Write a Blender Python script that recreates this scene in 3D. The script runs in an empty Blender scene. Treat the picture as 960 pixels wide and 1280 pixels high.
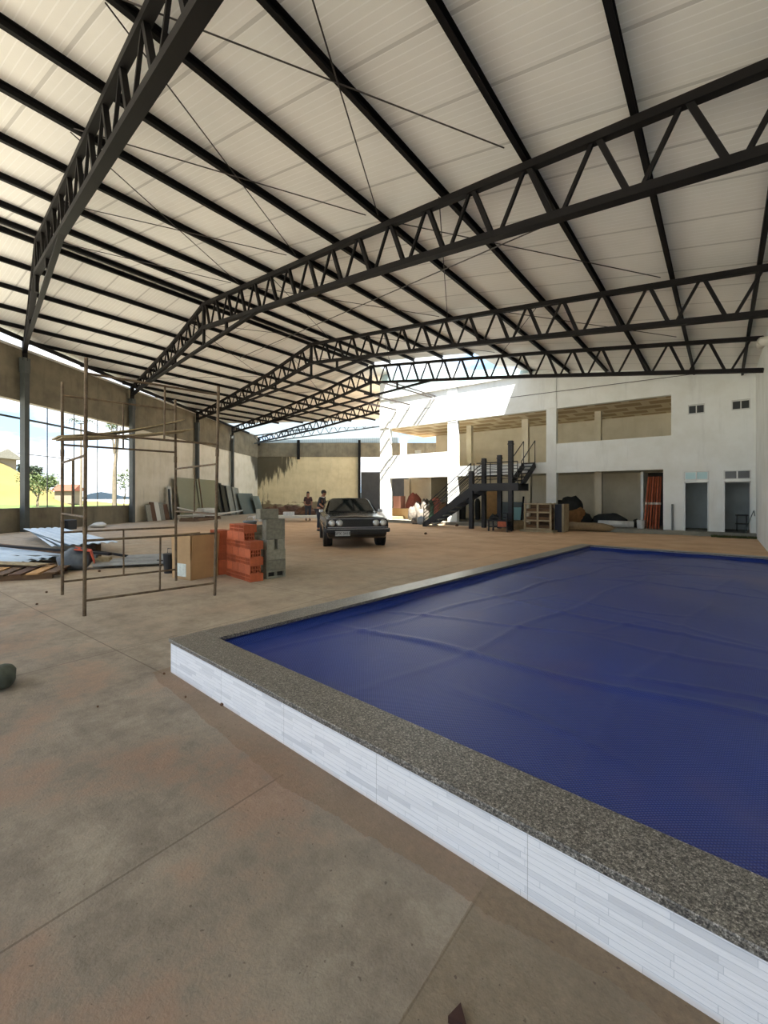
import bpy, bmesh, math, random
from mathutils import Vector, Matrix
random.seed(7)
C = bpy.context.scene.collection
SC = bpy.context.scene
# world axes: +X runs along the roof trusses (to the right), +Y along the purlins (away), camera stands at the origin
TH = math.radians(37.6); CT, ST = math.cos(TH), math.sin(TH)
F, HZ, EYE = 550.0, 622.0, 1.40
def cw(X, Y, z=0.0):                 # metres right of / ahead of the camera -> world
    return Vector((CT*X - ST*Y, ST*X + CT*Y, z))
def fu(x, v):                        # world X of the plane Y=v met in direction x
    r = (x-480)/F
    return v*(CT*r-ST)/(CT+ST*r)
def fuz(x, y, v):                    # world X and height on the plane Y=v
    u = fu(x, v); D = -ST*u+CT*v
    return u, EYE+(HZ-y)*D/F
# ---------------------------------------------------------------- camera
cam = bpy.data.cameras.new('camera'); co = bpy.data.objects.new('camera', cam); C.objects.link(co)
co.location = (0, 0, EYE); co.rotation_euler = (math.pi/2, 0, TH)
cam.sensor_fit = 'HORIZONTAL'; cam.sensor_width = 36; cam.lens = F/960*36
cam.shift_y = (HZ-640)/960.0
cam.clip_start = 0.05; cam.clip_end = 2000
SC.camera = co
# ---------------------------------------------------------------- light and exposure
SC.view_settings.view_transform = 'Standard'; SC.view_settings.look = 'None'
SC.view_settings.gamma = 1; SC.view_settings.use_curve_mapping = False
SC.view_settings.exposure = 0.92
SKY_STRENGTH = 1.25
SUN = 16.0
w = bpy.data.worlds.new('sky'); SC.world = w; w.use_nodes = True
nt = w.node_tree; nt.nodes.clear()
def N(nt, t, **k):
    n = nt.nodes.new(t)
    for a, b in k.items(): setattr(n, a, b)
    return n
tc = N(nt, 'ShaderNodeTexCoord'); sep = N(nt, 'ShaderNodeSeparateXYZ'); nt.links.new(tc.outputs['Generated'], sep.inputs[0])
gr = N(nt, 'ShaderNodeValToRGB'); nt.links.new(sep.outputs['Z'], gr.inputs[0])
e = gr.color_ramp.elements; e[0].position = 0.0; e[0].color = (0.40, 0.56, 0.72, 1); e[1].position = 0.5; e[1].color = (0.22, 0.45, 0.85, 1)
mp = N(nt, 'ShaderNodeMapping'); mp.inputs['Scale'].default_value = (1.6, 1.6, 5.0); nt.links.new(tc.outputs['Generated'], mp.inputs[0])
no = N(nt, 'ShaderNodeTexNoise'); no.inputs['Scale'].default_value = 2.3; no.inputs['Detail'].default_value = 8; no.inputs['Roughness'].default_value = .6
nt.links.new(mp.outputs[0], no.inputs['Vector'])
cr = N(nt, 'ShaderNodeValToRGB'); nt.links.new(no.outputs['Fac'], cr.inputs[0]); cr.color_ramp.elements[0].position = .42; cr.color_ramp.elements[1].position = .60
mx = N(nt, 'ShaderNodeMixRGB'); nt.links.new(cr.outputs[0], mx.inputs[0]); nt.links.new(gr.outputs[0], mx.inputs[1]); mx.inputs[2].default_value = (.98, .98, .97, 1)
bg = N(nt, 'ShaderNodeBackground'); bg.inputs['Strength'].default_value = SKY_STRENGTH; nt.links.new(mx.outputs[0], bg.inputs[0])
ow = N(nt, 'ShaderNodeOutputWorld'); nt.links.new(bg.outputs[0], ow.inputs[0])
sl = bpy.data.lights.new('sun', 'SUN'); sl.energy = SUN; sl.angle = math.radians(.6); sl.color = (1, .96, .88)
so = bpy.data.objects.new('sun', sl); C.objects.link(so); so.location = (0, -20, 40)
so.rotation_euler = Vector((-.40, .31, -1)).to_track_quat('-Z', 'Y').to_euler()

# ---------------------------------------------------------------- materials
MATS = {}
def srgb(c):
    return tuple((x/255/12.92 if x/255 <= .04045 else ((x/255+.055)/1.055)**2.4) for x in c)
def mat(name, col, rough=.7, metal=0., var=0., vscale=3., bump=0., bscale=30., col2=None, stretch=(1, 1, 1), rnd=0., spec=.5):
    if name in MATS: return MATS[name]
    m = bpy.data.materials.new(name); m.use_nodes = True; t = m.node_tree; b = t.nodes['Principled BSDF']
    c = srgb(col); b.inputs['Roughness'].default_value = rough; b.inputs['Metallic'].default_value = metal
    b.inputs['Specular IOR Level'].default_value = spec
    b.inputs['Base Color'].default_value = (*c, 1)
    tcn = N(t, 'ShaderNodeTexCoord'); mpn = N(t, 'ShaderNodeMapping'); mpn.inputs['Scale'].default_value = stretch
    t.links.new(tcn.outputs['Object'], mpn.inputs[0])
    out = None
    if var or col2:
        n = N(t, 'ShaderNodeTexNoise'); n.inputs['Scale'].default_value = vscale; n.inputs['Detail'].default_value = 7; n.inputs['Roughness'].default_value = .62
        t.links.new(mpn.outputs[0], n.inputs['Vector'])
        r = N(t, 'ShaderNodeValToRGB'); t.links.new(n.outputs['Fac'], r.inputs[0])
        r.color_ramp.elements[0].position = .33; r.color_ramp.elements[1].position = .67
        if col2: ca, cb = srgb(col2), c
        else: ca, cb = tuple(x*(1-var) for x in c), tuple(min(1, x*(1+var*.6)) for x in c)
        r.color_ramp.elements[0].color = (*ca, 1); r.color_ramp.elements[1].color = (*cb, 1)
        out = r.outputs[0]
    if rnd:
        oi = N(t, 'ShaderNodeObjectInfo'); hs = N(t, 'ShaderNodeHueSaturation')
        mr = N(t, 'ShaderNodeMapRange'); mr.inputs['To Min'].default_value = 1-rnd; mr.inputs['To Max'].default_value = 1+rnd
        t.links.new(oi.outputs['Random'], mr.inputs['Value']); t.links.new(mr.outputs[0], hs.inputs['Value'])
        if out: t.links.new(out, hs.inputs['Color'])
        else: hs.inputs['Color'].default_value = (*c, 1)
        out = hs.outputs[0]
    if out: t.links.new(out, b.inputs['Base Color'])
    if bump:
        n = N(t, 'ShaderNodeTexNoise'); n.inputs['Scale'].default_value = bscale; n.inputs['Detail'].default_value = 5
        t.links.new(mpn.outputs[0], n.inputs['Vector'])
        bp = N(t, 'ShaderNodeBump'); bp.inputs['Strength'].default_value = bump; bp.inputs['Distance'].default_value = .01
        t.links.new(n.outputs['Fac'], bp.inputs['Height']); t.links.new(bp.outputs[0], b.inputs['Normal'])
    MATS[name] = m
    return m
class G:      # small shader-graph builder
    def __init__(s, name, rough=.7):
        s.m = bpy.data.materials.new(name); s.m.use_nodes = True; s.t = s.m.node_tree
        s.b = s.t.nodes['Principled BSDF']; s.b.inputs['Roughness'].default_value = rough
        s.tc = N(s.t, 'ShaderNodeTexCoord'); s.P = s.tc.outputs['Object']
        sp = N(s.t, 'ShaderNodeSeparateXYZ'); s.t.links.new(s.P, sp.inputs[0]); s.x, s.y, s.z = sp.outputs
        MATS[name] = s.m
    def _set(s, i, v):
        if hasattr(v, 'is_linked') or hasattr(v, 'links'): s.t.links.new(v, i)
        elif isinstance(v, tuple): i.default_value = (*v, 1) if len(v) == 3 and i.type == 'RGBA' else v
        else: i.default_value = v
    def mth(s, op, a, b=0., c=0., clamp=False):
        n = N(s.t, 'ShaderNodeMath', operation=op); n.use_clamp = clamp
        s._set(n.inputs[0], a); s._set(n.inputs[1], b); s._set(n.inputs[2], c); return n.outputs[0]
    def comb(s, x, y, z):
        n = N(s.t, 'ShaderNodeCombineXYZ'); [s._set(n.inputs[i], v) for i, v in enumerate((x, y, z))]; return n.outputs[0]
    def mapv(s, v, sc=(1, 1, 1), loc=(0, 0, 0)):
        n = N(s.t, 'ShaderNodeMapping'); s._set(n.inputs[0], v); n.inputs['Scale'].default_value = sc; n.inputs['Location'].default_value = loc; return n.outputs[0]
    def noise(s, v, scale, detail=6, rough=.6):
        n = N(s.t, 'ShaderNodeTexNoise'); s._set(n.inputs['Vector'], v); n.inputs['Scale'].default_value = scale
        n.inputs['Detail'].default_value = detail; n.inputs['Roughness'].default_value = rough; return n.outputs['Fac']
    def step(s, v, a, b):
        n = N(s.t, 'ShaderNodeMapRange'); n.interpolation_type = 'SMOOTHSTEP'; s._set(n.inputs[0], v)
        n.inputs[1].default_value = a; n.inputs[2].default_value = b; return n.outputs[0]
    def mix(s, f, a, b, mode='MIX'):
        n = N(s.t, 'ShaderNodeMixRGB', blend_type=mode); s._set(n.inputs[0], f); s._set(n.inputs[1], a); s._set(n.inputs[2], b); return n.outputs[0]
    def ramp(s, v, pts):
        n = N(s.t, 'ShaderNodeValToRGB'); s._set(n.inputs[0], v); el = n.color_ramp.elements
        while len(el) < len(pts): el.new(.5)
        for q, (p, c) in zip(el, pts): q.position = p; q.color = (*c, 1)
        return n.outputs[0]
    def bump(s, h, strength=.5, dist=.01):
        n = N(s.t, 'ShaderNodeBump'); s._set(n.inputs['Height'], h); n.inputs['Strength'].default_value = strength; n.inputs['Distance'].default_value = dist
        s.t.links.new(n.outputs[0], s.b.inputs['Normal'])
    def color(s, c): s._set(s.b.inputs['Base Color'], c)

# floor: grey concrete with reddish dust and saw-cut joints, orange earth dust farther away
g = G('floor_concrete', .78)
n1 = g.noise(g.P, .55, 8, .62); n2 = g.noise(g.P, 2.6, 12, .78); n3 = g.noise(g.mapv(g.P, (3, 3, 3)), 12, 8, .7)
base = g.ramp(n2, [(.30, srgb((104, 94, 82))), (.5, srgb((136, 126, 112))), (.68, srgb((166, 157, 141)))])
red = g.ramp(n3, [(.3, srgb((128, 90, 68))), (.7, srgb((152, 114, 90)))])
base = g.mix(g.mth('MULTIPLY', g.step(g.noise(g.P, 1.3, 8, .7), .48, .62), .55), base, red)
dv = g.mth('ADD', g.mth('MULTIPLY', g.y, 1.0), g.mth('MULTIPLY', n1, 4))
far = g.step(dv, 7.5, 12.5)
dust = g.ramp(g.noise(g.mapv(g.P, (1, 1, 1)), 1.2, 8, .6), [(.3, srgb((194, 154, 116))), (.55, srgb((214, 176, 136))), (.75, srgb((224, 192, 154)))])
mid = g.step(g.mth('ADD', g.mth('SUBTRACT', g.y, g.mth('MULTIPLY', g.x, .25)), g.mth('MULTIPLY', n2, 2.0)), 2.6, 6.5)
base = g.mix(g.mth('MULTIPLY', mid, .62), base, g.ramp(n2, [(.3, srgb((168, 150, 126))), (.7, srgb((206, 190, 164)))]))
dl = g.step(g.x, -26, -16)
base = g.mix(g.mth('MULTIPLY', g.mth('MULTIPLY', far, dl), .9), base, dust)
def line(coord, c, wd, m=None):
    d = g.mth('ABSOLUTE', g.mth('SUBTRACT', coord, c)); l = g.mth('LESS_THAN', d, wd)
    return g.mth('MULTIPLY', l, m) if m is not None else l
near = g.mth('LESS_THAN', g.y, 1.45)
L = line(g.x, -1.76, .005, near)
for l in (line(g.x, -.68, .003, near), line(g.x, -4.4, .006), line(g.x, -7.04, .006), line(g.x, -9.7, .008), line(g.y, 1.70, .006, g.mth('LESS_THAN', g.x, -3.5)),
          line(g.y, 4.4, .006, g.mth('LESS_THAN', g.x, -4)), line(g.y, 7.1, .006, g.mth('LESS_THAN', g.x, -4)), line(g.y, -1.0, .006)):
    L = g.mth('MAXIMUM', L, l)
base = g.mix(g.mth('MULTIPLY', L, .55), base, srgb((78, 62, 50)))
# damp earth strip beside the pool and the smoother darker patch near the camera
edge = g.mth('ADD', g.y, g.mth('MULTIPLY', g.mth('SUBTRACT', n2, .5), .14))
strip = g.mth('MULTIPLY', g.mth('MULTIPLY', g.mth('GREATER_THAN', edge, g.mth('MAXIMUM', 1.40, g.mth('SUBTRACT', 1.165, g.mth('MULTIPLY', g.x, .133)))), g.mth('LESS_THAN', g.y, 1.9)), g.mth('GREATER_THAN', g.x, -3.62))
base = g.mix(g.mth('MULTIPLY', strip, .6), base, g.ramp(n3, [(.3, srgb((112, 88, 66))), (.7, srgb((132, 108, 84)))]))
patch = g.mth('MULTIPLY', g.mth('GREATER_THAN', g.mth('ADD', g.x, g.mth('MULTIPLY', n2, .05)), -.66), g.mth('LESS_THAN', edge, 1.6))
base = g.mix(g.mth('MULTIPLY', patch, .55), base, g.ramp(n3, [(.3, srgb((96, 82, 62))), (.7, srgb((128, 112, 88)))]))
sp = g.noise(g.P, 46, 2, .5)
base = g.mix(g.mth('MULTIPLY', g.step(sp, .70, .74), .6), base, srgb((70, 54, 44)))
g.color(base); g.bump(g.mth('ADD', g.mth('MULTIPLY', n3, .6), g.noise(g.P, 90, 4)), .4, .012)
# roof sheets
g = G('roof_sheet', .55)
fr = g.mth('FRACT', g.mth('MULTIPLY', g.y, 9.0)); rib = g.mth('LESS_THAN', g.mth('ABSOLUTE', g.mth('SUBTRACT', fr, .5)), .07)
seam = g.mth('LESS_THAN', g.mth('FRACT', g.mth('MULTIPLY', g.y, 1.0)), .05)
nn = g.noise(g.P, .5, 6)
bc = g.ramp(nn, [(.3, srgb((228, 226, 220))), (.7, srgb((243, 241, 235)))])
bc = g.mix(g.mth('MULTIPLY', rib, .6), bc, srgb((250, 249, 246)))
bc = g.mix(g.mth('MULTIPLY', seam, .4), bc, srgb((140, 136, 130)))
g.color(bc); g.bump(g.mth('ADD', g.mth('MULTIPLY', rib, 1.), g.mth('MULTIPLY', nn, .5)), .5, .02)
# painted wall with drips and mould
def wallmat(name, c1, c2, mould, streak=.35, mx0=None):
    g = G(name, .85)
    sv = g.mapv(g.P, (1, 1, .12)); st = g.noise(sv, 3.2, 8, .65); n = g.noise(g.P, 1.1, 7)
    c = g.ramp(n, [(.3, srgb(c2)), (.6, srgb(c1))])
    c = g.mix(g.mth('MULTIPLY', g.step(st, .52, .72), streak), c, srgb(tuple(int(v*.62) for v in c1)))
    if mould:
        a, b, z0, z1, lowm = mould          # fades out with |x-a| over b, grows with height z0..z1
        d = g.mth('DIVIDE', g.mth('ABSOLUTE', g.mth('SUBTRACT', g.x, a)), b)
        hgt = g.step(g.z, z0, z1)
        q = g.mth('SUBTRACT', g.mth('ADD', g.mth('MULTIPLY', st, 1.5), g.mth('MULTIPLY', hgt, .75)), g.mth('ADD', d, .55))
        c = g.mix(g.mth('MULTIPLY', g.step(q, .18, .42), .9), c, srgb((44, 40, 26)))
        if not lowm: g.color(c); return g.m
        low = g.mth('SUBTRACT', g.mth('ADD', g.noise(g.mapv(g.P, (.3, 1, 1)), 2.0), g.mth('MULTIPLY', g.step(g.z, 1.9, .5), .5)), .86)
        c = g.mix(g.mth('MULTIPLY', g.step(low, .0, .08), .8), c, srgb((84, 66, 44)))
    g.color(c); g.bump(g.noise(g.P, 25, 5), .25, .01)
    return g.m
wallmat('raw_concrete', (128, 119, 99), (98, 91, 76), None, .5)
wallmat('painted_left', (222, 214, 196), (206, 197, 174), (18.9, 2.6, 2.0, 5.4, 0), .28)
wallmat('painted_back', (214, 198, 160), (196, 180, 142), (0.2, 5.0, 1.5, 5.4, 1), .25)
wallmat('painted_white', (240, 243, 240), (230, 232, 226), None, .14)
wallmat('painted_cream', (222, 214, 192), (208, 199, 174), None, .10)
wallmat('painted_right', (238, 240, 236), (224, 226, 220), None, .15)
g = G('clad_teal', .4)
fr = g.mth('LESS_THAN', g.mth('FRACT', g.mth('MULTIPLY', g.z, 4.5)), .07)
g.color(g.mix(g.mth('MULTIPLY', fr, .5), srgb((178, 200, 200)), srgb((120, 142, 146))))
# coffered patches under the upper slab
g = G('slab_underside', .85)
bt = N(g.t, 'ShaderNodeTexBrick'); g.t.links.new(g.P, bt.inputs['Vector'])
bt.inputs['Scale'].default_value = 1.0; bt.inputs['Brick Width'].default_value = 1.3; bt.inputs['Row Height'].default_value = 1.0; bt.inputs['Mortar Size'].default_value = .16
bt.inputs['Color1'].default_value = (*srgb((190, 166, 128)), 1); bt.inputs['Color2'].default_value = (*srgb((206, 184, 146)), 1); bt.inputs['Mortar'].default_value = (*srgb((236, 224, 196)), 1)
g.color(bt.outputs['Color'])
# pool
g = G('ledge_tile', .45)
v = g.comb(g.x, g.z, 0.0)
bt = N(g.t, 'ShaderNodeTexBrick'); g.t.links.new(v, bt.inputs['Vector']); bt.offset = .37; bt.squash = .7; bt.squash_frequency = 3
for k, q in (('Scale', 1.), ('Brick Width', .27), ('Row Height', .0225), ('Mortar Size', .0009), ('Bias', .58)): bt.inputs[k].default_value = q
bt.inputs['Color1'].default_value = (*srgb((166, 172, 182)), 1); bt.inputs['Color2'].default_value = (*srgb((244, 246, 250)), 1); bt.inputs['Mortar'].default_value = (*srgb((196, 202, 210)), 1)
st = g.noise(g.mapv(v, (5, 60, 1)), 1.6, 6)
c = g.mix(g.mth('MULTIPLY', g.step(st, .50, .75), .30), bt.outputs['Color'], srgb((160, 166, 176)))
c = g.mix(.12, c, srgb((238, 241, 246)))
pj = g.mth('LESS_THAN', g.mth('ABSOLUTE', g.mth('SUBTRACT', g.mth('FRACT', g.mth('DIVIDE', g.mth('ADD', g.x, .98), .72)), .5)), .0020)
c = g.mix(g.mth('MULTIPLY', pj, .5), c, srgb((120, 122, 126)))
c = g.mix(g.mth('MULTIPLY', g.step(g.mth('ADD', g.z, g.mth('MULTIPLY', st, .02)), .035, .005), .35), c, srgb((190, 160, 130)))
g.color(c); g.bump(g.mth('ADD', bt.outputs['Fac'], st), .3, .004)
g = G('granite', .32)
n = g.noise(g.P, 120, 3, .8); n2 = g.noise(g.P, 230, 2, .6)
c = g.ramp(n, [(.38, srgb((44, 44, 44))), (.47, srgb((98, 95, 90))), (.56, srgb((128, 124, 116))), (.66, srgb((190, 186, 178)))])
c = g.mix(g.step(n2, .60, .64), c, srgb((34, 33, 33))); g.color(c)
g = G('pool_liner', .5); g.color(srgb((22, 40, 110)))
g = G('bubble_cover', .38)
fx = g.mth('SINE', g.mth('MULTIPLY', g.x, 2*math.pi/.018)); fy = g.mth('SINE', g.mth('MULTIPLY', g.y, 2*math.pi/.018))
dots = g.mth('MULTIPLY', fx, fy)
nd = g.noise(g.mapv(g.P, (1, 1, 1)), .8, 8, .6)
c = g.ramp(nd, [(.3, srgb((14, 38, 112))), (.6, srgb((24, 50, 128))), (.8, srgb((48, 66, 132)))])
c = g.mix(g.mth('MULTIPLY', g.step(dots, .2, .8), .6), c, srgb((76, 98, 176)))
c = g.mix(g.mth('MULTIPLY', g.step(g.noise(g.P, .45, 5), .52, .70), .25), c, srgb((112, 92, 104)))
g.color(c); g.bump(g.mth('ADD', g.mth('MULTIPLY', dots, .35), g.noise(g.P, 7, 6)), .45, .006)
g.b.inputs['Specular IOR Level'].default_value = .4
# rest
mat('steel_dark', (19, 16, 15), .65, .0, .35, 2.0, spec=.2)
mat('steel_rod', (52, 46, 42), .5)
mat('steel_purlin', (15, 13, 12), .6, 0, .25, 1.5, spec=.25)
mat('steel_light', (70, 78, 82), .6)
mat('steel_grey', (112, 118, 118), .55, .1, .3, 3.)
mat('column_grey', (72, 76, 74), .6, .1, .35, 1.2)
mat('steel_stair', (24, 23, 25), .55, 0, .2, 4.)
mat('scaffold_rust', (120, 104, 82), .75, .2, 0, 9., col2=(78, 62, 46), bump=.3)
mat('plank', (176, 162, 128), .8, 0, 0, 2.5, col2=(138, 120, 88), stretch=(1, 8, 8), bump=.2)
mat('plank_dark', (120, 92, 62), .8, 0, 0, 2.5, col2=(78, 58, 40), stretch=(1, 8, 8))
mat('cardboard', (182, 150, 108), .85, 0, .12, 3.)
mat('cardboard_dark', (96, 70, 46), .9)
mat('tan_board', (190, 148, 96), .8, 0, .15, 5)
mat('paper_tag', (214, 222, 214), .8, 0, .2, 20)
mat('brick_orange', (186, 98, 62), .85, 0, .18, 14., rnd=.2)
mat('brick_hole_shade', (26, 12, 9), .95)  # near-black colour stands in for shade inside the holes
mat('block_grey', (146, 144, 130), .9, 0, .25, 16., bump=.4, rnd=.28)
mat('car_black', (14, 16, 19), .16, .0, spec=.7)
mat('car_glass', (26, 34, 34), .06, 0, spec=.9)
mat('chrome', (200, 200, 200), .18, 1.)
mat('lamp_glass', (216, 220, 218), .15, .2)
mat('tyre', (24, 24, 25), .85)
mat('plate_grey', (176, 178, 178), .5)
mat('black_paint', (14, 14, 15), .5)
mat('grille', (22, 24, 27), .45)
mat('sheet_zinc', (160, 176, 186), .35, .35, .12, 2.)
mat('sheet_fibre', (158, 160, 158), .85, 0, .25, 4.)
mat('glass_green', (128, 126, 98), .35, 0, .08, 1.5)
mat('slab_black', (26, 28, 28), .3)
mat('slab_grey', (134, 132, 120), .7, 0, .2, 6)
mat('slab_teal', (80, 92, 90), .4, 0, .15, 3)
mat('pvc', (206, 202, 190), .5)
mat('bag_dark', (34, 36, 34), .8, 0, .3, 8)
mat('bag_brown', (128, 92, 56), .9, 0, .25, 8)
mat('bag_white', (206, 206, 202), .6, 0, .15, 9)
mat('sack_woven', (124, 116, 106), .8, 0, .5, 7, bump=.5)
mat('bag_pink', (176, 104, 90), .85, 0, .3, 9)
mat('bag_green', (70, 98, 84), .8, 0, .25, 9)
mat('bag_canvas', (74, 82, 74), .85, 0, .3, 14, bump=.5)
mat('pink_board', (212, 160, 148), .8)
mat('bucket_grey', (140, 148, 152), .5)
mat('cloth_red', (206, 92, 70), .8)
mat('bag_slate', (92, 100, 108), .8, 0, .25, 8)
mat('prop_orange', (172, 88, 54), .6, 0, .25, 8)
mat('crate_wood', (164, 150, 122), .85, 0, .2, 6)
mat('navy', (30, 36, 50), .6)
mat('sand', (150, 128, 96), .95, 0, .2, 10)
mat('door_dark', (60, 62, 62), .7)
mat('room_grey', (196, 206, 208), .8, 0, .1, 2)
mat('frame_alu', (206, 208, 204), .4, .3)
mat('glass_pale', (168, 206, 208), .2)
mat('glass_dark', (62, 66, 66), .2)
mat('light_blue', (150, 200, 204), .6)
mat('skin', (150, 104, 80), .6)
mat('hair', (22, 18, 16), .7)
mat('shirt_dark', (44, 48, 52), .85)
mat('shirt_maroon', (64, 40, 40), .85)
mat('trousers', (50, 52, 60), .85)
mat('collar_white', (222, 222, 220), .8)
mat('grass_dry', (104, 92, 44), .95, 0, 0, .25, col2=(88, 82, 36))
mat('grass_green', (74, 90, 30), .95, 0, 0, .3, col2=(60, 80, 24))
mat('moss', (76, 84, 44), .95, 0, .3, 8)
mat('leaf', (70, 84, 40), .7, 0, .3, 4.)
mat('leaf_dark', (40, 54, 34), .75, 0, .3, 4.)
mat('bark', (104, 94, 78), .9, 0, .25, 4.)
mat('roof_tile', (150, 104, 84), .9)
mat('house_wall', (120, 112, 96), .9)
mat('hill_blue', (90, 104, 112), 1.)
mat('field', (186, 180, 164), .95, 0, .2, .3)
mat('earth_red', (110, 62, 46), .95)
mat('gate_dark', (58, 58, 58), .7, 0, .2, 2)
mat('chip_dark', (58, 34, 28), .8)
mat('stone', (96, 70, 52), .9)
mat('gutter_white', (232, 232, 224), .5)
g = G('poly_sheet', .5)
fr = g.mth('FRACT', g.mth('MULTIPLY', g.x, 5.)); g.color(g.mix(g.mth('LESS_THAN', fr, .22), srgb((176, 188, 192)), srgb((112, 128, 138))))
g.b.inputs['Transmission Weight'].default_value = 0.0
tr = N(g.t, 'ShaderNodeBsdfTranslucent'); tr.inputs[0].default_value = (.50, .55, .58, 1); ms = N(g.t, 'ShaderNodeMixShader'); ms.inputs[0].default_value = .6
g.t.links.new(g.b.outputs[0], ms.inputs[1]); g.t.links.new(tr.outputs[0], ms.inputs[2]); g.t.links.new(ms.outputs[0], g.t.nodes['Material Output'].inputs[0])

# ---------------------------------------------------------------- mesh builder
class MB:
    def __init__(s): s.bm = bmesh.new(); s.mats = []
    def mi(s, m):
        if m is None: return 0
        if m not in s.mats: s.mats.append(m)
        return s.mats.index(m)
    def poly(s, pts, faces, m=None):
        vs = [s.bm.verts.new(p) for p in pts]; k = s.mi(m)
        for f in faces:
            try: s.bm.faces.new([vs[i] for i in f]).material_index = k
            except ValueError: pass
        return s
    def box(s, x0, x1, y0, y1, z0, z1, m=None):
        p = [(x, y, z) for z in (z0, z1) for y in (y0, y1) for x in (x0, x1)]
        return s.poly(p, [(0, 2, 3, 1), (4, 5, 7, 6), (0, 1, 5, 4), (2, 6, 7, 3), (0, 4, 6, 2), (1, 3, 7, 5)], m)
    def bar(s, p, q, w, h, m=None, up=(0, 0, 1)):
        p, q = Vector(p), Vector(q); d = (q-p).normalized(); U = Vector(up)
        if abs(d.dot(U)) > .98: U = Vector((0, 1, 0))
        a = d.cross(U).normalized()*w/2; b = a.cross(d).normalized()*h/2
        pts = [o+i*a+j*b for o in (p, q) for i, j in ((-1, -1), (1, -1), (1, 1), (-1, 1))]
        return s.poly(pts, [(0, 3, 2, 1), (4, 5, 6, 7), (0, 1, 5, 4), (1, 2, 6, 5), (2, 3, 7, 6), (3, 0, 4, 7)], m)
    def tube(s, pts, r, n=8, m=None, cap=True):
        pts = [Vector(p) for p in pts]; rings = []
        for i, p in enumerate(pts):
            d = (pts[min(i+1, len(pts)-1)]-pts[max(i-1, 0)]).normalized()
            U = Vector((0, 0, 1)) if abs(d.z) < .9 else Vector((1, 0, 0))
            a = d.cross(U).normalized(); b = a.cross(d)
            rr = r[i] if isinstance(r, (list, tuple)) else r
            rings.append([p+(a*math.cos(t)+b*math.sin(t))*rr for t in [2*math.pi*k/n for k in range(n)]])
        return s.loft(rings, m, cap)
    def loft(s, rings, m=None, cap=True, closed=True):
        n = len(rings[0]); pts = [p for r in rings for p in r]; f = []
        for i in range(len(rings)-1):
            for k in range(n if closed else n-1):
                f.append((i*n+k, i*n+(k+1) % n, (i+1)*n+(k+1) % n, (i+1)*n+k))
        if cap and closed: f += [tuple(range(n))[::-1], tuple((len(rings)-1)*n+k for k in range(n))]
        return s.poly(pts, f, m)
    def lathe(s, prof, n=20, m=None, c=(0, 0, 0), axis='z'):
        rings = []
        for r, h in prof:
            ring = []
            for k in range(n):
                t = 2*math.pi*k/n; a, b = r*math.cos(t), r*math.sin(t)
                ring.append((c[0]+a, c[1]+b, c[2]+h) if axis == 'z' else ((c[0]+a, c[1]+h, c[2]+b) if axis == 'y' else (c[0]+h, c[1]+a, c[2]+b)))
            rings.append(ring)
        return s.loft(rings, m, True)
    def prism(s, outline, z0, z1, m=None):      # outline in xy
        n = len(outline); pts = [(x, y, z0) for x, y in outline]+[(x, y, z1) for x, y in outline]
        return s.poly(pts, [tuple(range(n))[::-1], tuple(range(n, 2*n))]+[(k, (k+1) % n, n+(k+1) % n, n+k) for k in range(n)], m)
    def blob(s, c, r, m=None, seed=0, amp=.15, flat=0., n=12):
        rnd = random.Random(seed); ph = [rnd.uniform(0, 6.3) for _ in range(6)]; rings = []
        for i in range(1, n//2+2):
            t = math.pi*i/(n//2+2); ring = []
            for k in range(n):
                p = 2*math.pi*k/n
                q = 1+amp*(math.sin(3*p+ph[0])*math.sin(2*t+ph[1])+.6*math.sin(5*p+ph[2]+2*t)+.5*math.sin(7*t+ph[3]+p))
                x, y, z = r[0]*q*math.sin(t)*math.cos(p), r[1]*q*math.sin(t)*math.sin(p), r[2]*q*math.cos(t)
                ring.append((c[0]+x, c[1]+y, max(c[2]+z, flat)))
            rings.append(ring)
        return s.loft(rings, m, True)
    def build(s, name, m=None, parent=None, loc=None, rz=0., smooth=False, bevel=0):
        bmesh.ops.recalc_face_normals(s.bm, faces=s.bm.faces)
        me = bpy.data.meshes.new(name); s.bm.to_mesh(me); s.bm.free()
        for mm in (s.mats or [m]): me.materials.append(MATS[mm])
        if s.mats and m and m not in s.mats: pass
        if smooth:
            for p in me.polygons: p.use_smooth = True
        o = bpy.data.objects.new(name, me); C.objects.link(o)
        if parent: o.parent = parent
        if loc is not None: o.location = loc
        o.rotation_euler.z = rz
        if bevel:
            b = o.modifiers.new('b', 'BEVEL'); b.width = bevel; b.segments = 2; b.limit_method = 'ANGLE'
        return o
def tag(o, label, cat, group=None, kind=None):
    o['label'] = label; o['category'] = cat
    if group: o['group'] = group
    if kind: o['kind'] = kind
    return o
def thing(name, label, cat, loc=(0, 0, 0), rz=0., group=None):
    o = bpy.data.objects.new(name, None); C.objects.link(o); o.location = loc; o.rotation_euler.z = rz; o.empty_display_size = .1
    return tag(o, label, cat, group)
def struct(o, label=None):
    o['kind'] = 'structure'
    if label: o['label'] = label
    return o
def copy_tree(o, parent=None):
    c = o.copy(); C.objects.link(c)
    if parent: c.parent = parent
    for ch in [x for x in KIDS.get(o.name, [])]: copy_tree(ch, c)
    return c
KIDS = {}
def kids(o): KIDS[o.name] = [x for x in bpy.data.objects if x.parent == o]
ORD = ['first', 'second', 'third', 'fourth', 'fifth', 'sixth', 'seventh', 'eighth', 'ninth', 'tenth', 'eleventh', 'twelfth', 'thirteenth', 'fourteenth', 'fifteenth']
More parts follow.
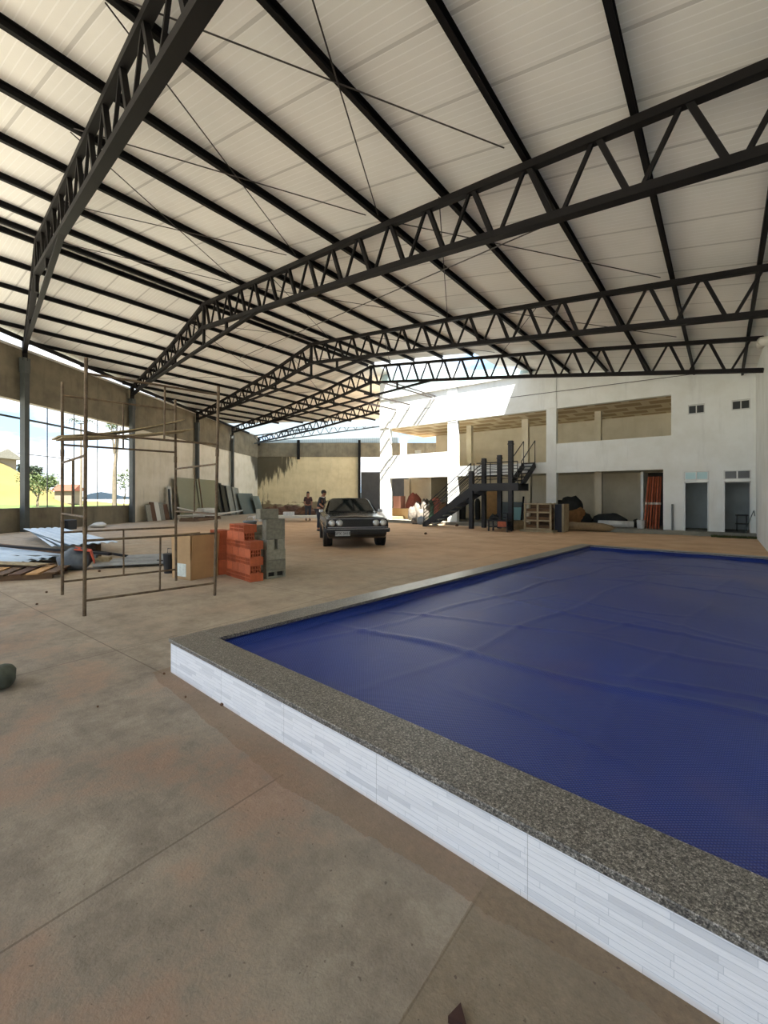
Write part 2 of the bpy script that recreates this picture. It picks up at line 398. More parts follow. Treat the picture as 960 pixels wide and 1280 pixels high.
# ================================================================ LARGE STRUCTURE
# left wall frame: local x runs along the wall away from the camera, local y points into the hall
W0 = cw(-14.3, 25.0); _d = cw(.0905, .9959); WA = math.atan2(_d.y, _d.x)
def WL(s, o=0., z=0.):               # o > 0 : inside the hall
    d = Vector((math.cos(WA), math.sin(WA), 0)); n = Vector((math.sin(WA), -math.cos(WA), 0))
    p = W0+d*s+n*o; return Vector((p.x, p.y, z))
CORNER = WL(18.9)
BA = TH                               # back wall frame: local x to the camera's right
def BK(s, o=0., z=0.):
    p = CORNER+Vector((math.cos(BA), math.sin(BA), 0))*s+Vector((math.sin(BA), -math.cos(BA), 0))*o
    return Vector((p.x, p.y, z))
FV = 20.2; UL = fu(476, FV); UR = .92
# floor
m = MB(); a = WL(-30, -.1); b = WL(19, -.1); c = BK(18, -.1); 
m.prism([(a.x, a.y), (b.x, b.y), (c.x, c.y), (1.6, 26), (1.6, -7), (-8, -7)][::-1], -.12, 0)
struct(m.build('floor', 'floor_concrete'))
# walls
def wall_piece(name, s0, s1, z0, z1, mt, th=.24, inset=0.):
    m = MB(); m.box(s0, s1, -inset, th, z0, z1); o = m.build(name, mt, loc=W0, rz=WA); return struct(o)
wall_piece('wall_left', -11, 18.9, 5.37, 7.5, 'raw_concrete', .26, .05)
wall_piece('wall_left', -11, -.12, 0, .97, 'raw_concrete')
wall_piece('wall_left', .12, 18.9, 0, 5.37, 'painted_left')
m = MB(); m.box(-11, 18.9, -.16, -.04, 7.46, 7.53); struct(m.build('trim_1', 'gutter_white', loc=W0, rz=WA))
def back_piece(name, s0, s1, z0, z1, mt, th=.24, inset=0.):
    m = MB(); m.box(s0, s1, -inset, th, z0, z1); return struct(m.build(name, mt, loc=CORNER, rz=BA))
back_piece('wall_back', 0, 18, 5.45, 6.85, 'raw_concrete', .26, .05)
back_piece('wall_back', 0, 10.1, 0, 5.45, 'painted_back')
# translucent gable above the back wall
m = MB(); m.poly([(0, .1, 6.85), (14, .1, 6.85), (14, .1, 9.7), (0, .1, 6.95), (0, .14, 6.85), (14, .14, 6.85), (14, .14, 9.7), (0, .14, 6.95)], [(0, 1, 2, 3), (7, 6, 5, 4), (0, 4, 5, 1), (1, 5, 6, 2), (2, 6, 7, 3), (3, 7, 4, 0)])
struct(m.build('window_1', 'poly_sheet', loc=CORNER, rz=BA))
m = MB(); m.box(10.3, 18, -.02, .1, 0, 3.95)
for k in range(14): m.box(10.3+k*.55, 10.34+k*.55, -.05, 0, 0, 3.95)
tag(m.build('gate', 'gate_dark', loc=CORNER, rz=BA), 'tall dark grey gate at the right end of the back wall', 'gate')
for s, z0, z1, lb in ((4.1, 5.2, 7.1, 'short black steel post on the upper band of the back wall'), (10.15, 0, 7.1, 'tall black steel column beside the dark gate in the back wall')):
    m = MB(); m.box(s-.12, s+.12, -.32, -.06, z0, z1); tag(m.build('steel_column', 'steel_dark', loc=CORNER, rz=BA), lb, 'column')

# far facade of the two-storey block
XS = lambda x: fu(x, FV)
PIL = [(475.5, 487), (560, 571.5), (683, 695.5)]
m = MB(); T = .26
def fb(x0, x1, z0, z1, extra=0.): m.box(XS(x0), XS(x1) if x1 < 950 else UR, FV-extra, FV+T-extra, z0, z1)
ZL, ZF, ZS, ZT = 2.5, 3.0, 3.8, 5.37
for x0, x1 in PIL: fb(x0, x1, 0, ZT, .03)
fb(475.5, 951, ZL, ZF)
fb(487, 560, ZF, ZS); fb(695.5, 839, ZF, ZS)
ZD = 2.0
D1, D2 = (855, 886), (904.5, 939)
TRZ = (2.06, 2.38)
fb(829, D1[0], 0, ZL); fb(D1[1], D2[0], 0, ZL); fb(D2[1], 951, 0, ZL)
for d in (D1, D2): fb(d[0], d[1], ZD, TRZ[0]); fb(d[0], d[1], TRZ[1], ZL)
SW = [(860, 881), (914.5, 938)]; SWZ = (4.55, 4.88)
fb(839, SW[0][0], ZF, ZT); fb(SW[0][1], SW[1][0], ZF, ZT); fb(SW[1][1], 951, ZF, ZT)
for s_ in SW: fb(s_[0], s_[1], ZF, SWZ[0]); fb(s_[0], s_[1], SWZ[1], ZT)
# upper part up to the roof line, left end stops at a level cornice
m.poly([(XS(475.5), y, 5.37) for y in (FV, FV+T)]+[(UR, y, 5.37) for y in (FV, FV+T)]+[(UR, y, 6.12) for y in (FV, FV+T)]+[(-5.6, y, 7.12) for y in (FV, FV+T)]+[(XS(475.5), y, 7.12) for y in (FV, FV+T)],
       [(0, 2, 4, 6, 8), (9, 7, 5, 3, 1), (0, 1, 3, 2), (2, 3, 5, 4), (4, 5, 7, 6), (6, 7, 9, 8), (8, 9, 1, 0)])
struct(m.build('wall_far', 'painted_white'))
m = MB(); m.poly([(UL, y, 7.12) for y in (FV+.02, FV+.2)]+[(-5.6, y, 7.12) for y in (FV+.02, FV+.2)]+[(-14.7, y, 8.56) for y in (FV+.02, FV+.2)]+[(UL, y, 8.5) for y in (FV+.02, FV+.2)],
       [(0, 2, 4, 6), (7, 5, 3, 1), (0, 1, 3, 2), (2, 3, 5, 4), (4, 5, 7, 6), (6, 7, 1, 0)])
struct(m.build('wall_far', 'clad_teal'))
m = MB(); m.box(UL, -5.8, FV-.1, FV, 7.06, 7.16)
for x0, x1 in PIL: m.box(XS(x0), XS(x1), FV-.05, FV, 5.4, 8.0 if x0 < 600 else 6.9)
struct(m.build('trim_2', 'painted_white'))
# slabs, rooms behind
VB = 24.6
m = MB(); m.box(UL, UR, FV-.45, VB+.2, 0, .15); struct(m.build('floor', 'slab_grey'))
m = MB(); m.box(UL, XS(839), FV+T, VB, ZL+.12, ZF); struct(m.build('ceiling', 'painted_cream'))
m = MB(); m.box(UL, UR+.2, FV+T, VB+.2, ZT+.02, ZT+.25); struct(m.build('ceiling', 'slab_underside'))
m = MB(); ub = fu(511, VB); m.box(ub, UR, VB, VB+.2, .15, 3.0)
m.box(fu(545, VB), UR, VB, VB+.2, 3.0, ZT+.02); m.box(XS(839)+.02, XS(839)+.2, FV+T, VB, 0.15, ZT)
m.box(fu(560, VB)-.1, fu(560, VB)+.1, FV+2.2, VB, .15, 2.6)
struct(m.build('wall_inner', 'painted_cream'))
def pillar(x0, x1, v, z0, z1): 
    mm = MB(); mm.box(fu(x0, v), fu(x1, v), v, v+.25, z0, z1); struct(mm.build('trim_3', 'painted_cream'))
for x0, x1, z0, z1, v in ((583, 589, ZF, ZT, 22.), (652, 660, ZF, ZT, 22.), (743, 751, ZF, ZT, 22.), (505, 511.5, .15, 2.6, 23.8), (655, 663, .15, 2.6, 22.), (743, 752, .15, 2.6, 22.), (500, 506, ZF, ZT, 23.5)):
    pillar(x0, x1, v, z0, z1)
m = MB(); m.box(XS(797), XS(829), FV+2.6, FV+2.7, .15, 2.5); struct(m.build('door_1', 'door_dark'))
m = MB(); m.box(XS(797)-.05, XS(797)+.05, FV+1.2, FV+2.6, .15, 2.5); struct(m.build('wall_inner', 'painted_white'))
# rooms behind the two doorways
m = MB()
for d in (D1, D2):
    a, b = XS(d[0])-.3, min(XS(d[1])+.5, UR)
    m.box(a, b, FV+1.9, FV+2.0, .15, 2.6)
m.box(XS(895)-.05, XS(895)+.05, FV+T, FV+1.9, .15, 2.6); m.box(XS(845), UR, FV+T, VB, 2.6, 2.7); m.box(XS(845), XS(845)+.1, FV+T, VB, .15, 2.6)
struct(m.build('wall_inner', 'room_grey'))
for i, d in enumerate((D1, D2)):
    a, b = XS(d[0]), XS(d[1])
    o = MB(); o.box(a, a+.04, FV-.01, FV+.1, 0.02, ZD); o.box(b-.04, b, FV-.01, FV+.1, 0.02, ZD); o.box(a, b, FV-.01, FV+.1, ZD-.04, ZD)
    fr_ = struct(o.build('door_%d' % (i+2), 'frame_alu'))
    o = MB(); 
    for q in (a, (a+b)/2-.02, b-.04): o.box(q, q+.04, FV-.02, FV+.08, *TRZ)
    o.box(a, b, FV-.02, FV+.08, TRZ[0], TRZ[0]+.03); o.box(a, b, FV-.02, FV+.08, TRZ[1]-.03, TRZ[1])
    f_ = struct(o.build('window_%d' % (i+2), 'frame_alu'))
    o = MB(); o.box(a, b, FV+.02, FV+.04, *TRZ); o.build('pane', 'glass_pale' if i == 0 else 'glass_dark', f_)
    a, b = XS(SW[i][0]), XS(SW[i][1]); o = MB()
    for q in (a, (a+b)/2-.015, b-.03): o.box(q, q+.03, FV-.02, FV+.08, *SWZ)
    o.box(a, b, FV-.03, FV+.08, SWZ[1]-.03, SWZ[1]+.02); o.box(a, b, FV-.03, FV+.08, SWZ[0]-.02, SWZ[0]+.02)
    f_ = struct(o.build('window_%d' % (i+4), 'frame_alu'))
    o = MB(); o.box(a, b, FV+.03, FV+.05, *SWZ); o.build('pane', 'glass_dark', f_)
m = MB(); a, b = XS(920), XS(937); m.box(a, b, FV+.9, FV+1.3, .72, .76)
for q in (a+.03, b-.06):
    for y in (FV+.92, FV+1.26): m.box(q, q+.03, y, y+.03, .15, .72)
m.box(a, b, FV+.92, FV+1.28, .4, .43)
tag(m.build('shelf_table', 'door_dark'), 'dark metal table with a lower shelf inside the right doorway', 'table')
# right wall
m = MB(); m.box(UR, UR+.25, -7, VB+.2, 0, 6.1)
struct(m.build('wall_right', 'painted_right'))

# ---------------------------------------------------------------- roof
PROF = [(1.3, 4.14), (-6, 5.48), (-14.9, 7.0), (-19., 6.55), (-26.6, 6.15), (-40, 5.8)]
def HR(u):
    for (a, ha), (b, hb) in zip(PROF, PROF[1:]):
        if u >= b: return EYE+ha+(hb-ha)*(u-a)/(b-a)
    return EYE+PROF[-1][1]
YMAX = 36.8                            # the sheets stop here, measured ahead of the camera
def wall_u(v): return -26.6-.634*(v-11.1)
def vend(u):                           # far end of the sheets
    if u < -15.6: return min((YMAX+ST*u)/CT, 99)
    if u < -8.2: return None
    return FV+.1
def t4v(u): return 18.2-.18*(u+14.9)
# sheets: strips between profile breaks, clipped to the plan of the hall
def vstart(u):
    # oblique left wall: (u >= wall_u(v)) -> v >= 11.1+(-26.6-u)/.634
    return max(-5.5, 11.1+(-26.6-u-.1)/.634)
def sheet(us, vfar):
    m = MB(); lo, hi = [], []
    for u in us:
        lo.append((u, vstart(u))); hi.append((u, vfar(u)))
    n = len(us); pts = []
    for dz in (.215, .245):
        for q in (lo, hi): pts += [(u, v, HR(u)+dz) for u, v in q]
    f = []
    for k in range(n-1):
        f += [(k, k+1, n+k+1, n+k), (2*n+k, 3*n+k, 3*n+k+1, 2*n+k+1), (k, 2*n+k, 2*n+k+1, k+1), (n+k, n+k+1, 3*n+k+1, 3*n+k)]
    f += [(0, n, 3*n, 2*n), (n-1, 3*n-1, 4*n-1, 2*n-1)]
    m.poly(pts, f); return struct(m.build('ceiling', 'roof_sheet'))
sheet([1.3, -6, -7.5], lambda u: FV+.1)
sheet([-7.5, -8.3], lambda u: FV-.7)
sheet([-8.3, -12, -14.9], lambda u: t4v(u)-.05)
ul = [-14.9, -17, -19, -23, -26.6, -29, -31, -33, -35]
sheet(ul, lambda u: max(vstart(u)+.01, min((YMAX+ST*u)/CT, t4v(u)+.2 if u > -15.8 else 99)))
# translucent sheets closing the roof towards the back wall, added to shade it
m = MB(); us = [-15.9, -19, -23, -26.6, -29, -31, -33, -35, -36.6]; lo, hi = [], []
for u in us:
    v0 = (YMAX+.1+ST*u)/CT; v1 = (43.7+ST*u)/CT; w0 = vstart(u)
    lo.append((u, max(v0, w0))); hi.append((u, max(v1, w0+.02)))
n = len(us); pts = [(u, v, HR(u)+.25+dz) for dz in (0, .02) for q in (lo, hi) for u, v in q]
f = []
for k in range(n-1): f += [(k, k+1, n+k+1, n+k), (2*n+k, 3*n+k, 3*n+k+1, 2*n+k+1), (k, 2*n+k, 2*n+k+1, k+1), (n+k, n+k+1, 3*n+k+1, 3*n+k)]
m.poly(pts, f+[(0, n, 3*n, 2*n), (n-1, 3*n-1, 4*n-1, 2*n-1)]); struct(m.build('ceiling', 'poly_sheet'))
# purlins
PU = [-.852, -2.27, -3.79, -5.30, -6.93, -8.36, -10.0, -11.75, -13.4, -14.65, -15.15, -16.65, -18.2, -19.8, -21.4, -23., -24.6, -26.2, -27.8, -29.4, -31., -32.6]
PU = [.55]+PU
for i, u in enumerate(PU):
    z = HR(u)+.14
    ve = vend(u) if vend(u) else t4v(u)+.06
    v0 = vstart(u)+.1
    if u < -15.6: ve = (YMAX+ST*u)/CT
    if ve-v0 < 1: continue
    m = MB(); m.box(u-.035, u+.035, v0, ve, z-.07, z-.058); m.box(u-.035, u+.035, v0, ve, z+.06, z+.072); m.box(u-.035, u-.026, v0, ve, z-.07, z+.07)
    if i < 10: lb = 'black roof purlin, %s from the white right wall towards the ridge' % ORD[i]
    elif i in (10, 11): lb = 'black roof purlin of the ridge pair, on its %s side' % ('right' if i == 10 else 'left')
    else: lb = 'black roof purlin, %s from the ridge towards the left wall' % ORD[i-12]
    tag(m.build('roof_purlin', 'steel_purlin'), lb, 'purlin', 'purlins under the roof sheets')
# edge beam over the left wall
m = MB(); prev = None
for s in range(-22, 17, 2):
    p = WL(s, .32); p.z = HR(p.x)+.05
    if prev is not None: m.bar(prev, p, .08, .16)
    prev = p
tag(m.build('eave_beam', 'steel_purlin'), 'black eave beam following the top of the left wall', 'beam')
# trusses
def depth(u, ue):
    if u >= -14.9: return .85
    return .85+(.42-.85)*min(1, (-14.9-u)/(-14.9-ue))
def truss(vr, uend, label, ustart=.85, mt='steel_dark', tie=True, sl=.2):
    T = thing('roof_truss', label, 'truss', group='trusses carrying the roof')
    V = lambda u: vr-(sl if u > -14.9 else .2)*(u+14.9)
    P = lambda u, z: Vector((u, V(u), z))
    top = [ustart]+[u for u in (-6., -14.9, -19., -26.6) if ustart > u > uend+1]+[uend]
    m = MB()
    for a, b in zip(top, top[1:]): m.bar(P(a, HR(a)), P(b, HR(b)), .12, .11)
    m.build('top_chord', mt, T)
    m = MB(); zb = lambda u: HR(u)-depth(u, uend)
    bot = [ustart]+[u for u in (-6., -14.9, -19., -26.6) if ustart > u > uend+1]+[uend]
    for a, b in zip(bot, bot[1:]): m.bar(P(a, zb(a)), P(b, zb(b)), .15, .11)
    m.build('bottom_chord', mt, T)
    if tie:
        m = MB(); ua, ubb = uend+1.2, -10.6
        za, zc = zb(ua), zb(ubb); m.bar(P(ua, za), P(ubb, zc), .11, .09); m.build('tie_chord', mt, T)
        for u in (-12.9, -14.9, -18.3):
            zt = za+(zc-za)*(u-ua)/(ubb-ua)
            m = MB(); m.bar(P(u, zb(u)), P(u, zt), .08, .08); m.build('hanger', mt, T)
    if ustart > -14: m = MB(); m.bar(P(-14.9, HR(-14.9)), P(-14.9, zb(-14.9)), .1, .1); m.build('king_post', mt, T)
    u = ustart-.25; pit = .96
    while u-pit > uend:
        ub = u-pit/2; un = u-pit
        a = MB(); a.bar(P(u, HR(u)), P(ub+.06, zb(ub)), .045, .05); a.build('web_strut', mt, T)
        a = MB(); a.bar(P(ub-.06, zb(ub)), P(un+.05, HR(un)), .075, .07); a.build('web_strut', mt, T)
        u = un
    m = MB(); m.bar(P(uend, HR(uend)+.05), P(uend, zb(uend)-.35), .14, .16); m.build('end_plate', mt, T)
    return T
def uend(vr): return (-17.67-.634*vr)/.8732+.36
TR = [(3.75, 'nearest black steel roof truss, high at the upper left'), (8.65, 'second black steel truss sweeping across the whole roof'),
      (13.9, 'third black steel truss from the camera, behind the sweeping one'), (18.2, 'fourth black steel truss, just before the white facade')]
for (vr, lb), s_ in zip(TR, (.152, .184, .2, .18)): truss(vr, uend(vr), lb, sl=s_)
truss(22.6, uend(22.6), 'short dark truss behind the left end of the facade, near the back wall', ustart=-16.2, tie=False)
# truss along the open far end
T5 = thing('roof_truss', 'slim grey truss spanning above the back wall in daylight', 'truss', group='trusses carrying the roof')
P5 = lambda X, z: cw(X, 40.0, z)
za5 = lambda X: 6.75+(X+11.2)*.135
for nm, dz in (('top_chord', .35), ('bottom_chord', -.35)):
    m = MB(); m.bar(P5(-11.8, za5(-11.8)+dz), P5(.5, za5(.5)+dz), .1, .09); m.build(nm, 'steel_light', T5)
X = -11.8
while X < .2:
    for p, q in (((X, .35), (X+.4, -.35)), ((X+.4, -.35), (X+.8, .35))):
        m = MB(); m.bar(P5(p[0], za5(p[0])+p[1]), P5(q[0], za5(q[0])+q[1]), .05, .05); m.build('web_strut', 'steel_light', T5)
    X += .8
# columns under the truss ends
for k, (vr, lb) in enumerate(TR):
    ue = uend(vr)-.05; v = vr-.2*(ue+14.9)
    m = MB(); zt = HR(ue)-.75
    m.box(-.11, .11, -.11, .11, 0, zt-.5); m.box(-.13, .13, -.13, .13, zt-.5, zt+.1)
    lbl = ['grey steel column between the left window openings', 'grey steel column where the white left wall begins', 'thin steel column on the left wall behind the scaffold', 'thin steel column on the left wall nearest the mouldy corner'][k]
    tag(m.build('steel_column', 'column_grey', loc=(ue, v, 0), rz=WA), lbl, 'column', 'columns under the trusses along the left wall')
# bracing rods
def rod(p, q, r=.011, lb='', nm='bracing_rod', grp='bracing rods under the roof'):
    m = MB(); m.tube([p, q], r, 6); return tag(m.build(nm, 'steel_rod'), lb, 'rod', grp)
PUo = PU[1:]
bays = [(0, 1, 'nearest bay'), (1, 2, 'second bay'), (2, 3, 'third bay')]
for a, b, nm in bays:
    j = 0
    for i in ([1, 3, 5, 7] if a == 0 else [0, 4, 8, 13]):
        for q in (i-2, i+2):
            if q < 0 or q >= len(PUo): continue
            if a > 0 and q > i: q = i+3
            pa = Vector((PUo[q], TR[a][0]-.2*(PUo[q]+14.9), HR(PUo[q])+.07)); pb = Vector((PUo[i], TR[b][0]-.2*(PUo[i]+14.9), HR(PUo[i])+.07))
            j += 1
            dd = (pb-pa).normalized(); pa = pa+dd*.15; pb = pb-dd*(.15+.12*(q > i))
            rod(pa, pb, .010, 'thin steel bracing rod in the %s under the roof, %s from the right' % (nm, ORD[j-1]))
ua_, _ = 0, 0
rod(cw((814-480)/F*6.3, 6.3, EYE+397*6.3/F), cw((300-480)/F*21., 21., EYE+175*21/F), .012, 'long thin steel cable slanting below the roof behind the sweeping truss', 'steel_cable', None)
rod(Vector((XS(478), FV-.3, 6.2)), Vector((UR-.2, FV-.3, 5.95)), .012, 'thin cable stretched in front of the upper white facade', 'steel_cable', None)
# three bars from the fourth truss to the facade; the sun throws their shadows on it
for k, (x0, y0, x1, y1) in enumerate(((477, 478, 540, 497), (455, 492, 513, 506), (440, 500, 496, 512.5))):
    u1, z1 = fuz(x1, y1, FV)
    v0 = FV-1.75; u0, z0 = fuz(x0, y0, v0)
    m = MB(); m.bar((u0, v0, z0), (u1, FV-.035, z1), .07, .07)
    if k == 0: m.bar((u0+.42, v0, z0), (u1+.22, FV-.035, z1+.04), .06, .06)
    tag(m.build('strut_bar', 'steel_rod'), 'thin steel bar reaching the upper white facade, %s' % ('topmost of three', 'middle of three', 'lowest of three')[k], 'bar', 'bars between truss and facade')

# ---------------------------------------------------------------- pool
PC = cw(-1.71, 3.53); PA = math.atan2(*(lambda d: (d.y, d.x))(cw(.741, -.671)))
pool = thing('swimming_pool', 'raised rectangular pool with white ledge tile sides and speckled granite rim', 'pool', PC, PA)
PW, PL, PH, CP = 4.39, 9.75, .27, .265
m = MB(); m.box(0, PW, 0, .16, 0, PH-.03); m.build('tiled_wall', 'ledge_tile', pool)
m = MB(); m.box(0, .16, .16, PL-.16, 0, PH-.03); m.box(0, PW, PL-.16, PL, 0, PH-.03); m.box(PW-.16, PW, .16, PL-.16, 0, PH-.03); m.build('side_wall', 'ledge_tile', pool)
for x0, x1, y0, y1 in ((-.015, PW, -.015, CP), (-.015, CP, CP, PL), (CP, PW, PL-.22, PL), (PW-.16, PW, CP, PL-.22)):
    m = MB(); m.box(x0+.001, x1-.001, y0+.001, y1-.001, PH-.03, PH); m.build('coping', 'granite', pool, bevel=.004)
m = MB(); m.box(CP-.02, PW-.15, CP-.02, PL-.2, .04, .05)
for x0, x1, y0, y1 in ((CP-.02, CP-.004, CP-.02, PL-.2), (CP-.02, PW-.15, CP-.02, CP-.004), (CP-.02, PW-.15, PL-.216, PL-.2)): m.box(x0, x1, y0, y1, .05, PH-.035)
m.build('basin', 'pool_liner', pool)
# bubble cover with folds, edges turned up
rn = random.Random(3)
folds = []
for k in range(26):
    a = rn.uniform(-.5, .5) + (0 if rn.random() < .6 else math.pi/2)
    folds.append((rn.uniform(.4, PW-.4), rn.uniform(.6, PL-.5), a, rn.uniform(.3, 1.4), rn.uniform(.012, .035), rn.uniform(.004, .014)))
folds += [(2.0, 5.0, 1.5, 4.0, .03, .012), (1.1, 4.5, 1.45, 4.0, .03, .012), (3.0, 5.0, 1.55, 4.0, .03, .012), (2.2, 1.6, .12, 1.9, .04, .016), (2.4, 3.3, -.1, 1.7, .04, .014), (1.4, 2.4, .35, 1.0, .03, .014)]
nx, ny = 110, 240; pts = []; X0, X1, Y0, Y1 = CP-.003, PW-.162, CP-.003, PL-.223
def ch(x, y):
    h = .010*math.sin(x*2.1+math.sin(y*1.3)*1.5)*math.sin(y*1.7+.6*x)+.005*math.sin(5*x+2*y)*math.sin(3.1*y-x)
    for fx, fy, a, l, w_, hh in folds:
        dx, dy = x-fx, y-fy; p = dx*math.cos(a)+dy*math.sin(a); q = -dx*math.sin(a)+dy*math.cos(a)+.05*math.sin(p*3+fx*9)
        if abs(p) < l*1.6 and abs(q) < .15: h += hh*math.exp(-(q/w_)**2)*math.exp(-(p/l)**4)
    e = min(x-X0, y-Y0, X1-x, Y1-y)
    h += .055*max(0, 1-e/.06)**2+.008*math.sin(7*x+3)*math.exp(-e/.2)
    return .165+h
for j in range(ny+1):
    for i in range(nx+1):
        x = X0+(X1-X0)*i/nx; y = Y0+(Y1-Y0)*j/ny; pts.append((x, y, ch(x, y)))
m = MB(); m.poly(pts, [(j*(nx+1)+i, j*(nx+1)+i+1, (j+1)*(nx+1)+i+1, (j+1)*(nx+1)+i) for j in range(ny) for i in range(nx)])
o = m.build('pool_cover', 'bubble_cover', loc=PC, rz=PA, smooth=True); s_ = o.modifiers.new('s', 'SOLIDIFY'); s_.thickness = .004
tag(o, 'large blue bubble cover lying wrinkled over the pool', 'pool cover')
# ================================================================ OUTSIDE
m = MB(); m.prism([(-420, -160), (160, -160), (160, 420), (-420, 420)], -.6, -.14); o = m.build('ground', 'field'); struct(o, 'dry yellow field around the hall')
def terrain(name, x0, x1, y0, y1, fz, mt, nx=60, ny=30, kind='structure', lb=None):
    m = MB(); pts = []
    for j in range(ny+1):
        for i in range(nx+1):
            X = x0+(x1-x0)*i/nx; Y = y0+(y1-y0)*j/ny; p = cw(X, Y); pts.append((p.x, p.y, fz(X, Y)))
    m.poly(pts, [(j*(nx+1)+i, j*(nx+1)+i+1, (j+1)*(nx+1)+i+1, (j+1)*(nx+1)+i) for j in range(ny) for i in range(nx)])
    o = m.build(name, mt, smooth=True); o['kind'] = kind
    if lb: o['label'] = lb
    return o
def sm(t): t = max(0, min(1, t)); return t*t*(3-2*t)
def bank(X, Y):
    r = X/Y*F+480       # direction of the slope as seen across the field
    hgt = 7.6*sm((112-r)/150)+.9*sm((200-r)/90)
    return -.3+hgt*sm((Y-46)/22)+.15*math.sin(X*.7)*math.sin(Y*.5)
terrain('grassy_bank', -120, -20, 44, 90, bank, 'grass_dry', 90, 40, lb='yellow grassy bank outside the left window openings')
terrain('grass_verge', -60, -16, 30, 50, lambda X, Y: .05+.5*sm((Y-34)/10)+.05*math.sin(X*2), 'grass_green', 60, 20, lb='green grass strip outside the left window openings')
m = MB(); prev = None; pts = []
for k in range(61):
    X = -420+k*10; hh = 4+5*math.sin(k*.37)+5*math.sin(k*.9+1)
    p = cw(X, 420); q = cw(X, 460); pts += [(p.x, p.y, -1), (p.x*.98, p.y*.98, 1.4+hh), (q.x, q.y, -1)]
m.poly(pts, [(3*k, 3*k+3, 3*k+4, 3*k+1) for k in range(60)]+[(3*k+1, 3*k+4, 3*k+5, 3*k+2) for k in range(60)])
o = m.build('distant_hills', 'hill_blue'); o['kind'] = 'structure'
def foliage(m, c, r, n, s, rnd, mt=None):
    for _ in range(n):
        d = Vector((rnd.gauss(0, 1), rnd.gauss(0, 1), rnd.gauss(0, 1))).normalized()*rnd.uniform(.45, 1)
        p = Vector((c[0]+d.x*r[0], c[1]+d.y*r[1], c[2]+d.z*r[2]))
        a = Vector((rnd.uniform(-1, 1), rnd.uniform(-1, 1), rnd.uniform(-.6, .6))).normalized()*s*rnd.uniform(.6, 1.2)
        b = a.cross(Vector((rnd.uniform(-1, 1), rnd.uniform(-1, 1), rnd.uniform(-1, 1)))).normalized()*s*.45
        m.poly([p-a, p+b, p+a, p-b], [(0, 1, 2, 3)])
def tree(X, Y, h, r, lb, name='tree', mt='leaf', n=900, s=.22, tr=.12, z0=0, clumps=5, seed=1, trunkh=None):
    rnd = random.Random(seed); p = cw(X, Y, z0); T = thing(name, lb, 'tree', p)
    th_ = trunkh or h*.45
    m = MB(); m.tube([(0, 0, 0), (.05*h*rnd.uniform(-1, 1), 0, th_*.5), (0, .03*h, th_), (0, 0, h*.8)], [tr, tr*.8, tr*.65, tr*.2], 7)
    for k in range(4):
        a = rnd.uniform(0, 6.3); m.tube([(0, 0, th_*.8), (math.cos(a)*r*.6, math.sin(a)*r*.6, th_+(h-th_)*.5)], [tr*.5, tr*.15], 5)
    m.build('trunk', 'bark', T)
    m = MB()
    for k in range(clumps):
        a = rnd.uniform(0, 6.3); q = rnd.uniform(.2, .6)*r
        foliage(m, (math.cos(a)*q, math.sin(a)*q, th_+(h-th_)*rnd.uniform(.3, .75)), (r*.6, r*.6, (h-th_)*.38), n//clumps, s, rnd)
    m.build('foliage', mt, T)
    return T
def dirX(x, Y): return (x-480)/F*Y
tree(dirX(47, 42), 42, 3.3, 1.75, 'small round leafy tree on the grass outside the left opening', z0=.4, n=1300, s=.12, seed=3, clumps=9, trunkh=1.3)
for k, (x, Y, h, r) in enumerate(((34, 72, 3.2, 1.3), (46, 77, 3.8, 1.5), (60, 73, 3., 1.2))):
    tree(dirX(x, Y), Y, h, r, 'dark bushy tree on the crest of the grassy bank, %s of three' % ('left', 'middle', 'right')[k], 'bushy_tree', 'leaf_dark', z0=bank(dirX(x, Y), Y)-.9, n=900, s=.28, seed=20+k, trunkh=1.0)
tree(dirX(143, 40), 40, 9.2, .95, 'tall thin pale tree trunk with sparse leaves outside the opening', 'tall_tree', n=300, s=.14, seed=9, tr=.2, trunkh=6.6, z0=.1, clumps=3)
tree(dirX(155, 44), 44, 4.2, .9, 'low sparse sapling beside the tall pale trunk', 'sapling', n=260, s=.14, seed=12, tr=.06, z0=.1, clumps=4, trunkh=1.4)
# palm
P = cw(dirX(101, 34), 34, .1); T = thing('palm_tree', 'thin palm with a drooping crown outside the left opening', 'tree', P)
m = MB(); m.tube([(0, 0, 0), (.1, 0, 3), (.05, 0, 7.0)], [.1, .08, .06], 7); m.build('trunk', 'bark', T)
m = MB(); rnd = random.Random(4)
for k in range(14):
    a = k*6.283/14+rnd.uniform(-.2, .2); pr = None
    for j in range(8):
        t = j/7; p = Vector((math.cos(a)*1.3*t, math.sin(a)*1.3*t, 7.0+.6*math.sin(t*2.4)-.75*t*t)); 
        if pr is not None:
            d = (p-pr).normalized(); sd = d.cross(Vector((0, 0, 1)))
            for s_ in (-1, 1): m.poly([pr, pr+d*.08, p+sd*s_*.3*(1-t*.5)+Vector((0, 0, -.16)), ], [(0, 1, 2)])
        pr = p
m.build('fronds', 'leaf_dark', T)
